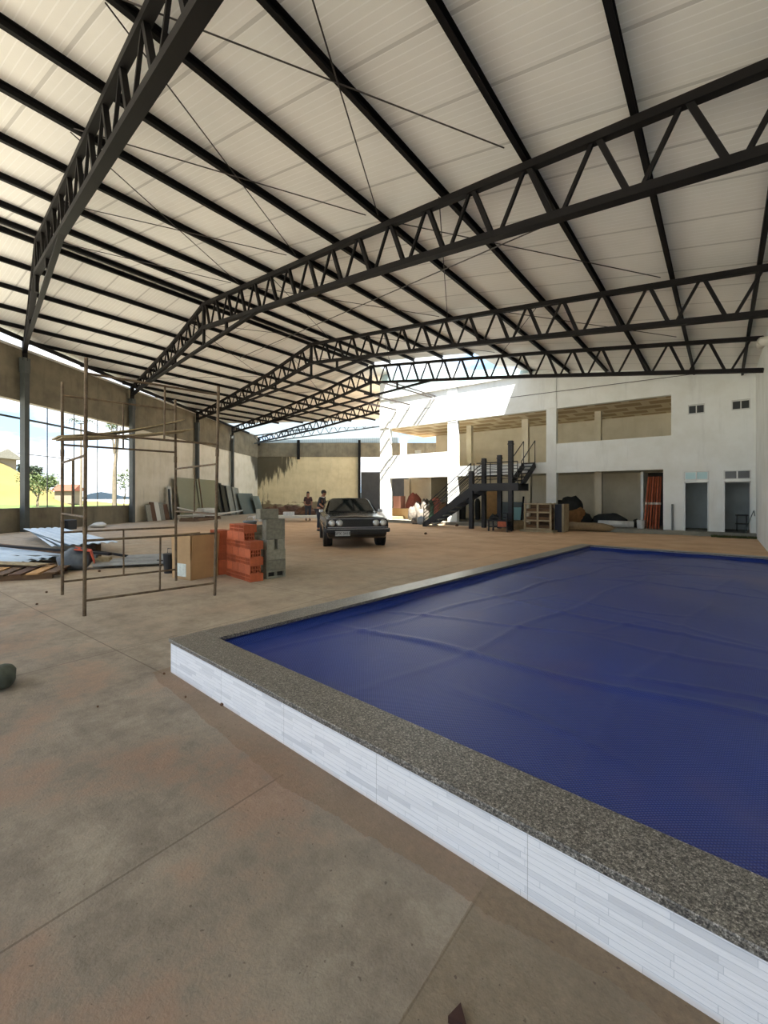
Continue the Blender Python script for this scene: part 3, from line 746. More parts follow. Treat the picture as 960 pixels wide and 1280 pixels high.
# house over the bank, tiled roof, poles
H = thing('house', 'pale house with a grey roof at the top of the bank', 'house', cw(dirX(-22, 66), 66, 5.0), TH)
m = MB(); m.box(-3, 2.6, -2, 3, 0, 2.4); m.build('wall', 'house_wall', H)
m = MB(); m.poly([(-3.6, -2.6, 2.3), (3.4, -2.6, 2.3), (3.4, 3.6, 2.3), (-3.6, 3.6, 2.3), (-3.6, .5, 3.8), (3.4, .5, 3.8)], [(0, 1, 5, 4), (2, 3, 4, 5), (1, 2, 5), (3, 0, 4), (0, 3, 2, 1)]); m.build('roof', 'slab_grey', H)
H = thing('shed', 'low shed with a red tiled roof at the foot of the bank', 'shed', cw(dirX(86, 60), 60, .6), TH)
m = MB(); m.box(-1.2, 1.2, -1, 1, 0, 1.8); m.build('wall', 'house_wall', H)
m = MB(); m.poly([(-1.5, -1.3, 1.7), (1.5, -1.3, 1.7), (1.5, 1.3, 1.7), (-1.5, 1.3, 1.7), (-1.5, 0, 2.6), (1.5, 0, 2.6)], [(0, 1, 5, 4), (2, 3, 4, 5), (1, 2, 5), (3, 0, 4), (0, 3, 2, 1)]); m.build('roof', 'earth_red', H)
# frames of the left openings
m = MB(); m.box(-11, -.1, .05, .1, 4.62, 4.70)
for s in (-9.4, -5.6, -4.1, -2.6, -1.2): m.box(s, s+.03, .06, .09, .97, 5.37)
m.box(-7, -4.1, .06, .09, 3.2, 3.23)
struct(m.build('window_6', 'column_grey', loc=W0, rz=WA))

# ================================================================ STAIRCASE
def onv(x, y, v): u, z = fuz(x, y, v); return Vector((u, v, z))
VA, VC = 18.1, 19.1
ST_ = thing('metal_staircase', 'black metal staircase with a landing leading up to the open upper floor', 'staircase', (0, 0, 0))
for x, yt, v in ((589.3, 589, VA), (605, 573, VC), (624.5, 569, VC), (638.5, 551, VA)):
    u, z = fuz(x, yt, v); m = MB(); m.box(u-.09, u+.09, v-.09, v+.09, 0, z); m.box(u-.11, u+.11, v-.11, v+.11, z-.16, z-.12); m.build('post', 'steel_stair', ST_)
ZLd = 2.0; uF = fu(528, VA); uL = fu(589, VA); uR = fu(649, VA)
# lower flight
for v in (VA+.02, VC-.1):
    m = MB(); n0 = Vector((uF, v, .0)); n1 = Vector((uL+.1, v, ZLd-.12)); m.poly([(uF, v, 0), (uF+.2, v, 0), (uL+.4, v, ZLd-.28), (uL+.5, v, ZLd), (uL+.1, v, ZLd), (uF, v, .16)]+[(uF, v+.05, 0), (uF+.2, v+.05, 0), (uL+.4, v+.05, ZLd-.28), (uL+.5, v+.05, ZLd), (uL+.1, v+.05, ZLd), (uF, v+.05, .16)],
      [(0, 1, 2, 3, 4, 5), (11, 10, 9, 8, 7, 6)]+[(k, (k+1) % 6, 6+(k+1) % 6, 6+k) for k in range(6)]); m.build('stringer', 'steel_stair', ST_)
nst = 10
for k in range(nst):
    t = (k+.6)/nst; m = MB(); x = uF+.1+(uL-uF)*t; m.box(x-.12, x+.12, VA+.07, VC-.1, max(0.02, ZLd*t-.2), max(.05, ZLd*t-.16)); m.build('tread', 'slab_grey' if k < 6 else 'steel_stair', ST_)
m = MB(); m.box(uL, uR, VA-.06, VC+.06, ZLd-.06, ZLd)
m.box(uL, uR, VA-.12, VA-.06, ZLd-.30, ZLd+.02); m.box(uL, uR, VC+.06, VC+.12, ZLd-.30, ZLd+.02); m.box(uR-.06, uR, VA, VC, ZLd-.3, ZLd); m.build('landing', 'steel_stair', ST_)
# upper flight towards the floor
ua, ub = fu(628, VA)+.15, uR; yt0, yt1 = VA+.35, FV-.06
sh = .0
for u in (ua, ub-.06):
    m = MB(); m.bar((u+.03, yt0, ZLd-.1), (u+.03, yt1, ZF-.1), .06, .26); m.build('stringer', 'steel_stair', ST_)
for k in range(6):
    t = (k+.5)/6; m = MB(); y = yt0+(yt1-yt0)*t; z = ZLd+(ZF-ZLd)*t+.06; m.box(ua+.03, ub-.03, y-.12, y+.12, z-.03, z+.01); m.build('tread', 'steel_stair', ST_)
m = MB()      # railings
RT = .016
for h in (.25, .42, .59, .76, .93): m.tube([(uF+.1, VA-.03, h+.05), (uL, VA-.03, ZLd+h)], RT*(1 if h < .9 else 1.4), 6)
for t in (0, .5, 1): m.tube([(uF+.1+(uL-uF-.1)*t, VA-.03, ZLd*t), (uF+.1+(uL-uF-.1)*t, VA-.03, ZLd*t+.95)], .02, 6)
m.build('railing', 'steel_stair', ST_)
m = MB()
for h in (.25, .42, .59, .76, .93): m.tube([(uF+.1, VC-.03, h+.05), (uL, VC-.03, ZLd+h), (fu(624, VC), VC, ZLd+h)], RT*(1 if h < .9 else 1.4), 6)
m.build('railing', 'steel_stair', ST_)
m = MB()
for h in (.2, .34, .48, .62, .76, .92): m.tube([(uL+.3, VA-.08, ZLd+h), (uR-.05, VA-.08, ZLd+h)], RT*(1 if h < .9 else 1.5), 6)
for t in (.1, .45, .62, 1): m.tube([(uL+(uR-uL)*t-.04, VA-.08, ZLd), (uL+(uR-uL)*t-.04, VA-.08, ZLd+.92)], .02, 6)
m.build('railing', 'steel_stair', ST_)
for u in (ua+.03, ub-.03):
    m = MB(); m.tube([(u, yt0, ZLd), (u, yt0, ZLd+.95), (u, yt1, ZF+1.0), (u, yt1, ZF)], .022, 6); m.build('railing', 'steel_stair', ST_)

# ================================================================ SCAFFOLD
def D(X, Y): return Vector((X, Y))
bq = D(-3.54, 5.20); e1 = D(.72, .694); e2 = D(-.694, .72); S = 1.56
legs = {'B': bq, 'C': bq+e1*S, 'A': bq+e2*S, 'D': bq+e1*S+e2*S}
sc = thing('scaffold_tower', 'rusty tubular scaffold tower standing on the concrete floor', 'scaffold', (0, 0, 0))
LW = {k: cw(p.x, p.y) for k, p in legs.items()}
tops = {'A': 3.06, 'B': 3.05, 'C': 2.99, 'D': 3.04}
lean = {'A': (0, 0), 'B': (.02, .01), 'C': (.03, .04), 'D': (.01, -.02)}
def LP(k, z): p = LW[k]; l = lean[k]; return Vector((p.x+l[0]*z/3, p.y+l[1]*z/3, z))
def frame_(a, b, z0, z1, za, zb, mid):
    m = MB()
    for k in (a, b): m.tube([LP(k, z0+.003), LP(k, z1)], .021, 8)
    for z in (za, zb):
        m.tube([LP(a, z), LP(b, z)], .015, 7)
    p = LP(a, za).lerp(LP(b, za), mid); q = LP(a, zb).lerp(LP(b, zb), mid); m.tube([p, q], .013, 6)
    return m.build('frame', 'scaffold_rust', sc)
frame_('B', 'C', 0, 1.02, .18, .89, .53); frame_('A', 'D', 0, 1.02, .19, .90, .5)
frame_('A', 'B', 1.02, 2.04, 1.17, 1.90, .5); frame_('C', 'D', 1.02, 2.04, 1.17, 1.88, .5)
for a, b, md in (('B', 'C', .55), ('A', 'D', .5)):
    m = MB()
    for k in (a, b): m.tube([LP(k, 2.04), LP(k, tops[k])], .021, 8)
    for z in (2.16, 2.87): m.tube([LP(a, z), LP(b, z)], .015, 7)
    p = LP(a, 2.16).lerp(LP(b, 2.16), md); q = LP(a, 2.87).lerp(LP(b, 2.87), md); m.tube([p, q], .013, 6); m.build('frame', 'scaffold_rust', sc)
for k in 'ABCD':
    for z in (1.02, 2.04): m = MB(); m.tube([LP(k, z-.05), LP(k, z+.05)], .026, 8); m.build('coupler', 'scaffold_rust', sc)
def board(p0, p1, wd, z0, z1, curl, lb, th=.018, mt='plank', name='plank', sag=0.):
    p0, p1 = Vector(p0), Vector(p1); d = (p1-p0); L = d.length; d.normalize(); n = Vector((-d.y, d.x)); m = MB(); rings = []
    for k in range(9):
        t = k/8; c = p0+d*L*t; z = z0+(z1-z0)*t+curl*math.sin(math.pi*t)
        ring = []
        for s_, dz in ((-1, 0), (1, 0), (1, th), (-1, th)):
            w_ = cw(*(c+n*s_*wd/2)); ring.append((w_.x, w_.y, z+dz))
        rings.append(ring)
    m.loft(rings); o = m.build(name, mt); return tag(o, lb, 'plank')
A_, B_, C_, D_ = legs['A'], legs['B'], legs['C'], legs['D']
board(A_-e2*.46-e1*.10, D_-e2*.44+e1*.02, .5, 2.182, 2.47, -.03, 'pale plywood board on the scaffold, the lower of two at its right end')
board(A_-e2*.33-e1*.13, D_-e2*.30-e1*.06, .5, 2.205, 2.63, -.05, 'pale plywood board on the scaffold, raised highest at its right end')

# ================================================================ BOX, BRICKS, BLOCKS
def camdir(dx, dy): v = cw(dx, dy); return math.atan2(v.y, v.x)
bx = thing('cardboard_box', 'tall open cardboard box with a pale label on one side, behind the scaffold legs', 'box', cw(-3.26, 7.42), camdir(.50, .86))
m = MB(); t = .008; LX, LY, HB = .56, .5, .76
m.box(0, LX, 0, t, 0, HB*.45); m.box(0, t, 0, LY, 0, HB*.45); m.box(LX-t, LX, 0, LY, 0, HB*.45); m.box(0, LX, LY-t, LY, 0, HB*.45); m.box(0, LX, 0, LY, 0, t)
m.build('body', 'cardboard', bx)
m = MB()
m.poly([(.02, -.002, HB*.44), (LX, -.002, HB*.44), (LX+.01, -.03, HB), (.03, -.02, HB), (.02, .006, HB*.44), (LX, .006, HB*.44), (LX+.01, -.022, HB), (.03, -.012, HB)], [(0, 1, 2, 3), (7, 6, 5, 4), (0, 4, 5, 1), (1, 5, 6, 2), (2, 6, 7, 3), (3, 7, 4, 0)]); m.build('flap', 'cardboard', bx)
m = MB()
m.poly([(-.002, .01, HB*.44), (-.002, LY, HB*.44), (-.02, LY, HB), (-.012, .0, HB), (.006, .01, HB*.44), (.006, LY, HB*.44), (-.012, LY, HB), (-.004, .0, HB)], [(3, 2, 1, 0), (4, 5, 6, 7), (0, 1, 5, 4), (1, 2, 6, 5), (2, 3, 7, 6), (3, 0, 4, 7)]); m.build('flap', 'cardboard', bx)
m = MB(); m.box(0, LX, LY-t, LY, HB*.45, HB); m.build('flap', 'cardboard', bx); m = MB(); m.box(LX-t, LX, .01, LY-t, HB*.45, HB*.97); m.build('flap', 'cardboard', bx)
m = MB(); m.box(-.006, -.001, .12, .38, .05, .27); l_ = m.build('paper_label', 'paper_tag', bx); l_['label'] = 'pale printed label'
# hollow clay brick: axis along local x, holes on both ends
def hollow(L, W, Hh, cols, rows, wall, mt, mh, name, dp=.03):
    m = MB()
    for sx in (-1, 1):
        x = sx*L/2; xi = x-sx*dp
        ys = [-W/2]; zs = [0]
        cwid = (W-wall*(cols+1))/cols; chei = (Hh-wall*(rows+1))/rows
        for i in range(cols+1):
            y0 = -W/2+i*(cwid+wall); m.box(min(x, xi), max(x, xi), y0, y0+wall, 0, Hh, mt)
        for j in range(rows+1):
            z0 = j*(chei+wall); m.box(min(x, xi), max(x, xi), -W/2+wall, W/2-wall, z0, z0+wall, mt)
    m.box(-L/2+dp, L/2-dp, -W/2, W/2, 0, Hh, mt)
    for sx in (-1, 1):
        x = sx*(L/2-dp); m.poly([(x+sx*.001, -W/2+wall, wall), (x+sx*.001, W/2-wall, wall), (x+sx*.001, W/2-wall, Hh-wall), (x+sx*.001, -W/2+wall, Hh-wall)], [(0, 1, 2, 3)], mh)  # dark backing, the shade of the openings is put into its colour
    return m.build(name, mt)
BL, BW_, BH = .235, .188, .133
brick0 = None
bo = cw(-2.21, 7.26); ba = camdir(.739, .674)
def local(o, a, x, y, z=0.): return Vector((o.x+math.cos(a)*x-math.sin(a)*y, o.y+math.sin(a)*x+math.cos(a)*y, z))
first = True
def place_brick(x, y, z, rot, lb, jit=.004):
    global brick0
    if brick0 is None:
        brick0 = hollow(BL, BW_, BH, 4, 2, .013, 'brick_orange', 'brick_hole_shade', 'clay_brick', .075); b = brick0
    else: b = brick0.copy(); C.objects.link(b)
    r_ = random.uniform(-jit, jit)
    b.location = local(bo, ba, x+r_, y, z); b.rotation_euler.z = ba+rot+random.uniform(-.01, .01)
    return tag(b, lb, 'brick', 'hollow clay bricks stacked beside the box')
LAY = ['bottom', 'second', 'third', 'fourth', 'fifth', 'sixth', 'seventh']
for L_ in range(7):
    z = L_*(BH+.001)
    if L_ % 2:      # holes face the camera-right end
        n = 4 if L_ < 5 else 3
        for k in range(n): place_brick(.10, .12+k*(BL+.003)+(0 if L_ < 5 else .24), z, math.pi/2, 'orange hollow brick in the %s layer of the front stack, %s from the near corner' % (LAY[L_], ORD[k]))
    else:
        n = 5 if L_ < 5 else 3
        for k in range(n): place_brick(.12, .098+k*(BW_+.003)+(0 if L_ < 5 else .24), z, 0, 'orange hollow brick in the %s layer of the front stack, %s from the near corner' % (LAY[L_], ORD[k]))
for L_ in range(6):
    z = L_*(BH+.001)
    for k in range(2): place_brick(.0, 1.12+k*(BW_+.003), z, 0, 'dark orange brick in the %s layer of the rear stack, %s one' % (LAY[L_], ('nearer', 'farther')[k]))
# concrete blocks
KL, KW, KH = .37, .14, .176
o_ = cw(-1.87, 7.66); ka = camdir(.72, .69); blk = None
def block(x, y, z, rx, rz, lb):
    global blk
    if blk is None:
        blk = hollow(.185, KL, KW, 2, 1, .03, 'block_grey', 'bag_dark', 'concrete_block', .06); b = blk   # axis = block height
    else: b = blk.copy(); C.objects.link(b)
    b.location = local(o_, ka, x, y, z); b.rotation_euler = (rx, 0, ka+rz)
    return tag(b, lb, 'block', 'grey concrete blocks stacked beside the bricks')
z = 0
# bottom block: openings face the camera; the rest stand upright (axis vertical handled by a second mesh)
def hollow_up():
    m = MB()
    for x0, x1, y0, y1 in ((-KL/2, KL/2, -KW/2, -KW/2+.025), (-KL/2, KL/2, KW/2-.025, KW/2), (-KL/2, -KL/2+.03, -KW/2+.025, KW/2-.025), (-.015, .015, -KW/2+.025, KW/2-.025), (KL/2-.03, KL/2, -KW/2+.025, KW/2-.025)):
        m.box(x0, x1, y0, y1, 0, KH)
    return m.build('concrete_block', 'block_grey', bevel=.006)
bu = None
def upblock(x, y, z, rz, lb):
    global bu
    if bu is None: bu = hollow_up(); b = bu
    else: b = bu.copy(); C.objects.link(b)
    b.location = local(o_, ka, x, y, z); b.rotation_euler.z = ka+rz+random.uniform(-.03, .03)
    return tag(b, lb, 'block', 'grey concrete blocks stacked beside the bricks')
block(0, .10, 0, 0, -math.pi/2, 'grey concrete block at the foot of the block stack, its two openings facing out')
LB = ['second', 'third', 'fourth', 'fifth']
upblock(0, .08, .142, 0, 'grey concrete block in the second layer of the front block stack')
upblock(0, .08, .319, 0, 'grey concrete block in the third layer of the front block stack')
for k, dx in enumerate((-.1, .1)): upblock(dx, .19, .496, math.pi/2, 'grey concrete block turned end-on in the fourth layer, %s one' % ('left', 'right')[k])
upblock(.0, .10, .673, 0, 'grey concrete block in the fifth layer of the front block stack')
upblock(.0, .10, .850, 0, 'grey concrete block under the topmost block of the stack')
upblock(-.1, .14, 1.027, .1, 'topmost grey concrete block, shifted to the left')
for L_ in range(5): upblock(.096, .79, L_*.177, 0, 'bluish grey concrete block in the rear block stack, %s layer' % LAY[L_])
for L_ in range(4): upblock(.108, 1.19, L_*.177, 0, 'grey concrete block in the stack behind the clay bricks, %s layer' % LAY[L_])
bk = thing('grey_bucket', 'grey plastic bucket standing on the blocks behind the bricks', 'bucket', local(o_, ka, .108, 1.19, .709))
m = MB(); m.lathe([(.09, 0), (.125, .22), (.135, .22), (.135, .24), (.118, .24), (.085, .01)], 20); m.build('body', 'bucket_grey', bk, smooth=True)
m = MB(); m.tube([(.13, 0, .21), (.1, .02, .30), (0, .03, .33), (-.1, .02, .30), (-.13, 0, .21)], .005, 6); m.build('handle', 'chrome', bk)
# ================================================================ CAR
cf = cw(-.72, 12.0); hd = cw(.18, -.984); ca = math.atan2(hd.y, hd.x); L2 = 2.33
cc = cf-hd.normalized()*L2
car = thing('car', 'black four-door saloon car with twin round headlights parked facing the pool', 'car', (cc.x, cc.y, 0), ca)
def ringsec(x, hw, z0, z1, sh=.1, tuck=.06):
    zm = z0+(z1-z0)*.55
    pts = [(-hw+tuck+.04, z0), (-hw+tuck, z0+.05), (-hw, zm), (-hw+.02, z1-sh), (-hw+sh*1.2, z1-.015), (-hw*.5, z1+.012), (0, z1+.02)]
    return [(x, y, z) for y, z in pts]+[(x, -y, z) for y, z in pts[-2::-1]]
m = MB()
st = [(-2.36, .74, .42, .76), (-2.30, .82, .30, .90), (-1.95, .87, .26, .95), (-1.40, .885, .24, .97), (-.8, .89, .22, .96), (.2, .89, .22, .95), (1.0, .885, .22, .94), (1.7, .875, .24, .915), (2.2, .865, .28, .885), (2.31, .86, .33, .86), (2.34, .85, .40, .84)]
m.loft([ringsec(*s) for s in st]); body = m.build('body', 'car_black', car, smooth=False, bevel=.012)
m = MB()
def cab(x, hw, z, hz): return [(x, -hw, .93), (x, -hw+.02, .95), (x, -hz, z-.05), (x, -hz+.1, z), (x, 0, z+.015), (x, hz-.1, z), (x, hz, z-.05), (x, hw-.02, .95), (x, hw, .93)]
m.loft([cab(-1.75, .80, .96, .76), cab(-1.05, .81, 1.33, .63), (cab(-.6, .82, 1.375, .62)), cab(.15, .82, 1.375, .62), cab(.85, .80, .96, .76)])
m.build('cabin', 'car_black', car, smooth=False, bevel=.01)
def pane(pts, lb='window'):
    m = MB(); c = sum((Vector(p) for p in pts), Vector())/len(pts); n = (Vector(pts[1])-Vector(pts[0])).cross(Vector(pts[2])-Vector(pts[0])).normalized()
    if n.dot(c-Vector((-.4, 0, .9))) < 0: n = -n
    a = [Vector(p)+n*.012 for p in pts]; b = [Vector(p)-n*.004 for p in pts]; k = len(pts)
    m.poly(a+b, [tuple(range(k)), tuple(range(2*k-1, k-1, -1))]+[(i, (i+1) % k, k+(i+1) % k, k+i) for i in range(k)]); return m.build(lb, 'car_glass', car)
pane([(.82, -.70, .985), (.82, .70, .985), (.22, .57, 1.335), (.22, -.57, 1.335)], 'windscreen')
pane([(-1.68, -.68, 1.00), (-1.68, .68, 1.00), (-1.10, .55, 1.32), (-1.10, -.55, 1.32)], 'rear_window')
for s in (-1, 1):
    pane([(.68, s*.795, .97), (-.32, s*.80, .97), (-.32, s*.645, 1.31), (.12, s*.645, 1.31)], 'side_window')
    pane([(-.40, s*.80, .97), (-1.45, s*.79, .97), (-1.08, s*.66, 1.28), (-.40, s*.645, 1.31)], 'side_window')
    m = MB(); m.tube([(2.2, s*.875, .60), (.5, s*.905, .62), (-1.5, s*.90, .62), (-2.2, s*.85, .62)], .009, 6); m.build('side_trim', 'chrome', car)
    m = MB(); m.box(.55, .68, min(s*.86, s*.98), max(s*.86, s*.98), .95, 1.04); m.build('mirror', 'chrome', car, bevel=.01)
    for x in (-.5, .42): m = MB(); m.box(x-.1, x-.02, min(s*.885, s*.905), max(s*.885, s*.905), .80, .825); m.build('door_handle', 'chrome', car)
    for x in (1.42, -1.28):
        w_ = MB(); w_.lathe([(.19, -.1), (.30, -.1), (.32, -.07), (.32, .07), (.30, .1), (.19, .1)], 24, axis='y', c=(0, 0, 0)); wo = w_.build('wheel', 'tyre', car, loc=(x, s*.74, .32), smooth=True)
        h = MB(); h.lathe([(.19, 0), (.17, .03), (.08, .02), (.05, .045), (.001, .045)], 20, axis='y'); ho = h.build('hubcap', 'chrome', wo, smooth=True); ho.location = (0, .07*1, 0); 
        if s < 0: ho.rotation_euler.z = math.pi; ho.location = (0, -.07, 0)
        a_ = MB(); a_.lathe([(.36, -.04), (.37, .045), (.345, .05), (.34, -.04)], 24, axis='y', c=(x, s*.845, .34)); a_.build('wheel_arch', 'black_paint', car)
m = MB(); m.box(2.335, 2.36, -.80, .80, .60, .82); m.build('grille_panel', 'grille', car)
m = MB()
for k in range(6): m.box(2.36, 2.366, -.36, .36, .63+k*.03, .637+k*.03)
m.build('grille', 'black_paint', car)
for y in (-.70, -.50, .50, .70):
    h = MB(); h.lathe([(.092, 0), (.092, .035), (.078, .04), (.072, .03), (.001, .02)], 20, axis='x', c=(2.355, y, .712)); lo = h.build('headlight', 'chrome', car, smooth=False)
    g_ = MB(); g_.lathe([(.074, .03), (.05, .048), (.001, .054)], 18, axis='x', c=(2.355, y, .712)); g_.build('lens', 'lamp_glass', lo, smooth=True)
m = MB(); m.box(2.34, 2.46, -.86, .86, .46, .57); m.box(2.2, 2.4, -.89, -.84, .46, .57); m.box(2.2, 2.4, .84, .89, .46, .57); m.build('bumper', 'grille', car, bevel=.02)
m = MB(); m.box(2.462, 2.468, -.84, .84, .545, .560); m.build('bumper_strip', 'chrome', car)
m = MB(); m.box(2.33, 2.37, -.82, .82, .585, .60); m.box(2.33, 2.37, -.82, .82, .82, .83); m.build('grille_trim', 'chrome', car)
pl = MB(); pl.box(2.470, 2.478, -.62, -.22, .37, .50); pl.box(2.40, 2.47, -.5, -.34, .42, .5); plo = pl.build('number_plate', 'plate_grey', car)
tx = bpy.data.curves.new('plate_text', 'FONT'); tx.body = 'BPX 3418'; tx.size = .105; tx.align_x = 'CENTER'; tx.align_y = 'CENTER'; tx.extrude = .001
to = bpy.data.objects.new('plate_text', tx); C.objects.link(to); to.parent = plo; to.location = (2.480, -.42, .435); to.rotation_euler = (math.pi/2, 0, math.pi/2); tx.materials.append(MATS['black_paint'])
tm = bpy.data.objects.new('plate_text', bpy.data.meshes.new_from_object(to.evaluated_get(bpy.context.evaluated_depsgraph_get()))); C.objects.link(tm); tm.parent = plo; tm.location = to.location; tm.rotation_euler = to.rotation_euler
bpy.data.objects.remove(to)
m = MB(); m.box(-2.44, -2.34, -.86, .86, .46, .57); m.build('bumper', 'grille', car, bevel=.02)
for y in (-.22, .25): m = MB(); m.tube([(.8, y, .965), (.72, y+.3, 1.0)], .006, 5); m.build('wiper', 'black_paint', car)

# ================================================================ PEOPLE
def skin(name, pts, edges, rad, mt, parent, sub=2):
    me = bpy.data.meshes.new(name); me.from_pydata(pts, edges, []); o = bpy.data.objects.new(name, me); C.objects.link(o); o.parent = parent
    md = o.modifiers.new('s', 'SKIN'); md.use_smooth_shade = True
    for i, r in enumerate(rad):
        v = me.skin_vertices[0].data[i]; v.radius = (r, r) if not isinstance(r, tuple) else r; v.use_root = (i == 0)
    sb = o.modifiers.new('u', 'SUBSURF'); sb.levels = sub; sb.render_levels = sub; me.materials.append(MATS[mt]); return o
def person(loc, rz, label, shirt, legs_, hair_r=.105, bend=0., armf=.1, collar=False, longhair=False):
    T = thing('person', label, 'person', loc, rz)
    b = bend
    hip = Vector((0, 0, .92)); ch = Vector((b*.35, 0, 1.28-b*.08)); nk = Vector((b*.55, 0, 1.46-b*.14)); hdv = Vector((b*.75+.02, 0, 1.60-b*.2))
    P_ = [hip, ch, nk, hdv]; E = [(0, 1), (1, 2), (2, 3)]; Rr = [.13, (.15, .12), .055, .09]
    for s in (-1, 1):
        i = len(P_); P_ += [Vector((0, s*.1, .86)), Vector((.03, s*.11, .48)), Vector((-.02, s*.11, .09)), Vector((.12, s*.12, .045))]; E += [(0, i), (i, i+1), (i+1, i+2), (i+2, i+3)]; Rr += [.09, .062, .045, .04]
        i = len(P_); sh_ = Vector((ch.x+.08*b, s*.19, 1.40-b*.1)); P_ += [sh_, sh_+Vector((armf*.4, s*.04, -.27)), sh_+Vector((armf*.4+armf*2.0, s*.0, -.42)), sh_+Vector((armf*.4+armf*2.6, s*-.02, -.47))]
        E += [(1, i), (i, i+1), (i+1, i+2), (i+2, i+3)]; Rr += [.055, .045, .034, .035]
    body = skin('body', P_, E, Rr, 'skin', T)
    # face, ears, hair
    m = MB(); m.blob((hdv.x, 0, hdv.z+.035), (.092, .078, .118), seed=1, amp=.0, flat=0, n=16); m.build('head', 'skin', T, smooth=True)
    m = MB(); m.poly([(hdv.x+.088, -.012, hdv.z+.01), (hdv.x+.088, .012, hdv.z+.01), (hdv.x+.112, 0, hdv.z+.012), (hdv.x+.088, 0, hdv.z+.055)], [(0, 1, 2), (0, 2, 3), (1, 3, 2), (0, 3, 1)]); m.build('nose', 'skin', T)
    for s in (-1, 1):
        m = MB(); m.blob((hdv.x+.082, s*.03, hdv.z+.05), (.01, .014, .008), amp=0, n=8); m.build('eye', 'black_paint', T)
        m = MB(); m.blob((hdv.x, s*.08, hdv.z+.03), (.02, .012, .032), amp=0, n=8); m.build('ear', 'skin', T)
    m = MB(); m.blob((hdv.x-.02, 0, hdv.z+.075), (hair_r, .092, .105), seed=3, amp=.03, n=16)
    if longhair: m.blob((hdv.x-.07, 0, hdv.z-.05), (.06, .09, .17), seed=5, amp=.05, n=12)
    m.build('hair', 'hair', T, smooth=True)
    sp = [hip+Vector((0, 0, .0)), ch, nk-Vector((0, 0, .05))]; E2 = [(0, 1), (1, 2)]; R2 = [.155, (.18, .145), .075]
    for s in (-1, 1):
        i = len(sp); sh_ = Vector((ch.x+.08*b, s*.185, 1.40-b*.1)); sp += [sh_, sh_+Vector((armf*.4, s*.045, -.25))]; E2 += [(1, i), (i, i+1)]; R2 += [.072, .064]
    skin('shirt', sp, E2, R2, shirt, T)
    if collar: m = MB(); m.tube([(nk.x+.07*math.cos(a), .07*math.sin(a), nk.z-.01) for a in [k*.52 for k in range(13)]], .022, 6); m.build('collar', 'collar_white', T)
    tp = [Vector((0, 0, .93))]; E3 = []; R3 = [.16]
    for s in (-1, 1):
        i = len(tp); tp += [Vector((0, s*.1, .84)), Vector((.03, s*.11, .48)), Vector((-.02, s*.11, .12))]; E3 += [(0, i), (i, i+1), (i+1, i+2)]; R3 += [.115, .08, .065]
    skin('trousers', tp, E3, R3, legs_, T)
    for s in (-1, 1): m = MB(); m.blob((.05, s*.115, .045), (.14, .05, .05), amp=.0, flat=0, n=12); m.build('shoe', 'black_paint', T, smooth=True)
    return T
person(cw(dirX(385, 27), 27), camdir(.3, -.95), 'person in dark maroon clothes standing far back near the mouldy wall', 'shirt_maroon', 'trousers', longhair=True)
person(cw(dirX(399.5, 18.5), 18.5), camdir(.95, -.3), 'person in a dark top with a pale collar leaning beside the black car', 'shirt_dark', 'trousers', bend=.25, collar=True, hair_r=.115)

# ================================================================ LEFT: SHEETS, TIMBER, DEBRIS
def W(X, Y, z=0.): return cw(X, Y, z)
def G0(x, y, z=0.):     # point at height z seen at photo position x,y
    Y = F*(EYE-z)/(y-HZ); return cw((x-480)/F*Y, Y, z)
def corr(p0, p1, wd, z, lb, mt, waves=6, amp=.02, z1=None, grp=None, name='metal_sheet'):
    p0, p1 = Vector(p0), Vector(p1); d = (p1-p0); L = d.length; d.normalize(); n = Vector((-d.y, d.x, 0)); m = MB(); z1 = z if z1 is None else z1
    K = waves*6; rings = []
    for t in (0, .25, .5, .75, 1):
        up, dn = [], []
        for k in range(K+1):
            q = (k/K-.5)*wd; h = amp*math.sin(2*math.pi*waves*k/K); c = p0+d*L*t+n*q; zz = z+(z1-z)*t+h
            up.append((c.x, c.y, zz+.004)); dn.append((c.x, c.y, zz))
        rings.append(up+dn[::-1])
    m.loft(rings); o = m.build(name, mt, smooth=False); return tag(o, lb, 'sheet', grp)
def flat(v): return Vector((v.x, v.y, 0))
a = flat(W(-11.9, 15.6)); 
for k in range(3):
    corr(flat(W(-12.2+k*.35, 15.8-k*.5)), flat(W(-7.6+k*.3, 10.9-k*.12)), 1.0, .30-.0*k+.035*k, 'pale bluish metal roofing sheet lying on timbers, %s' % ('lowest and farthest', 'middle of three', 'top and nearest')[k], 'sheet_zinc', 5, .018, .22+.035*k, 'pale metal sheets near the left wall')
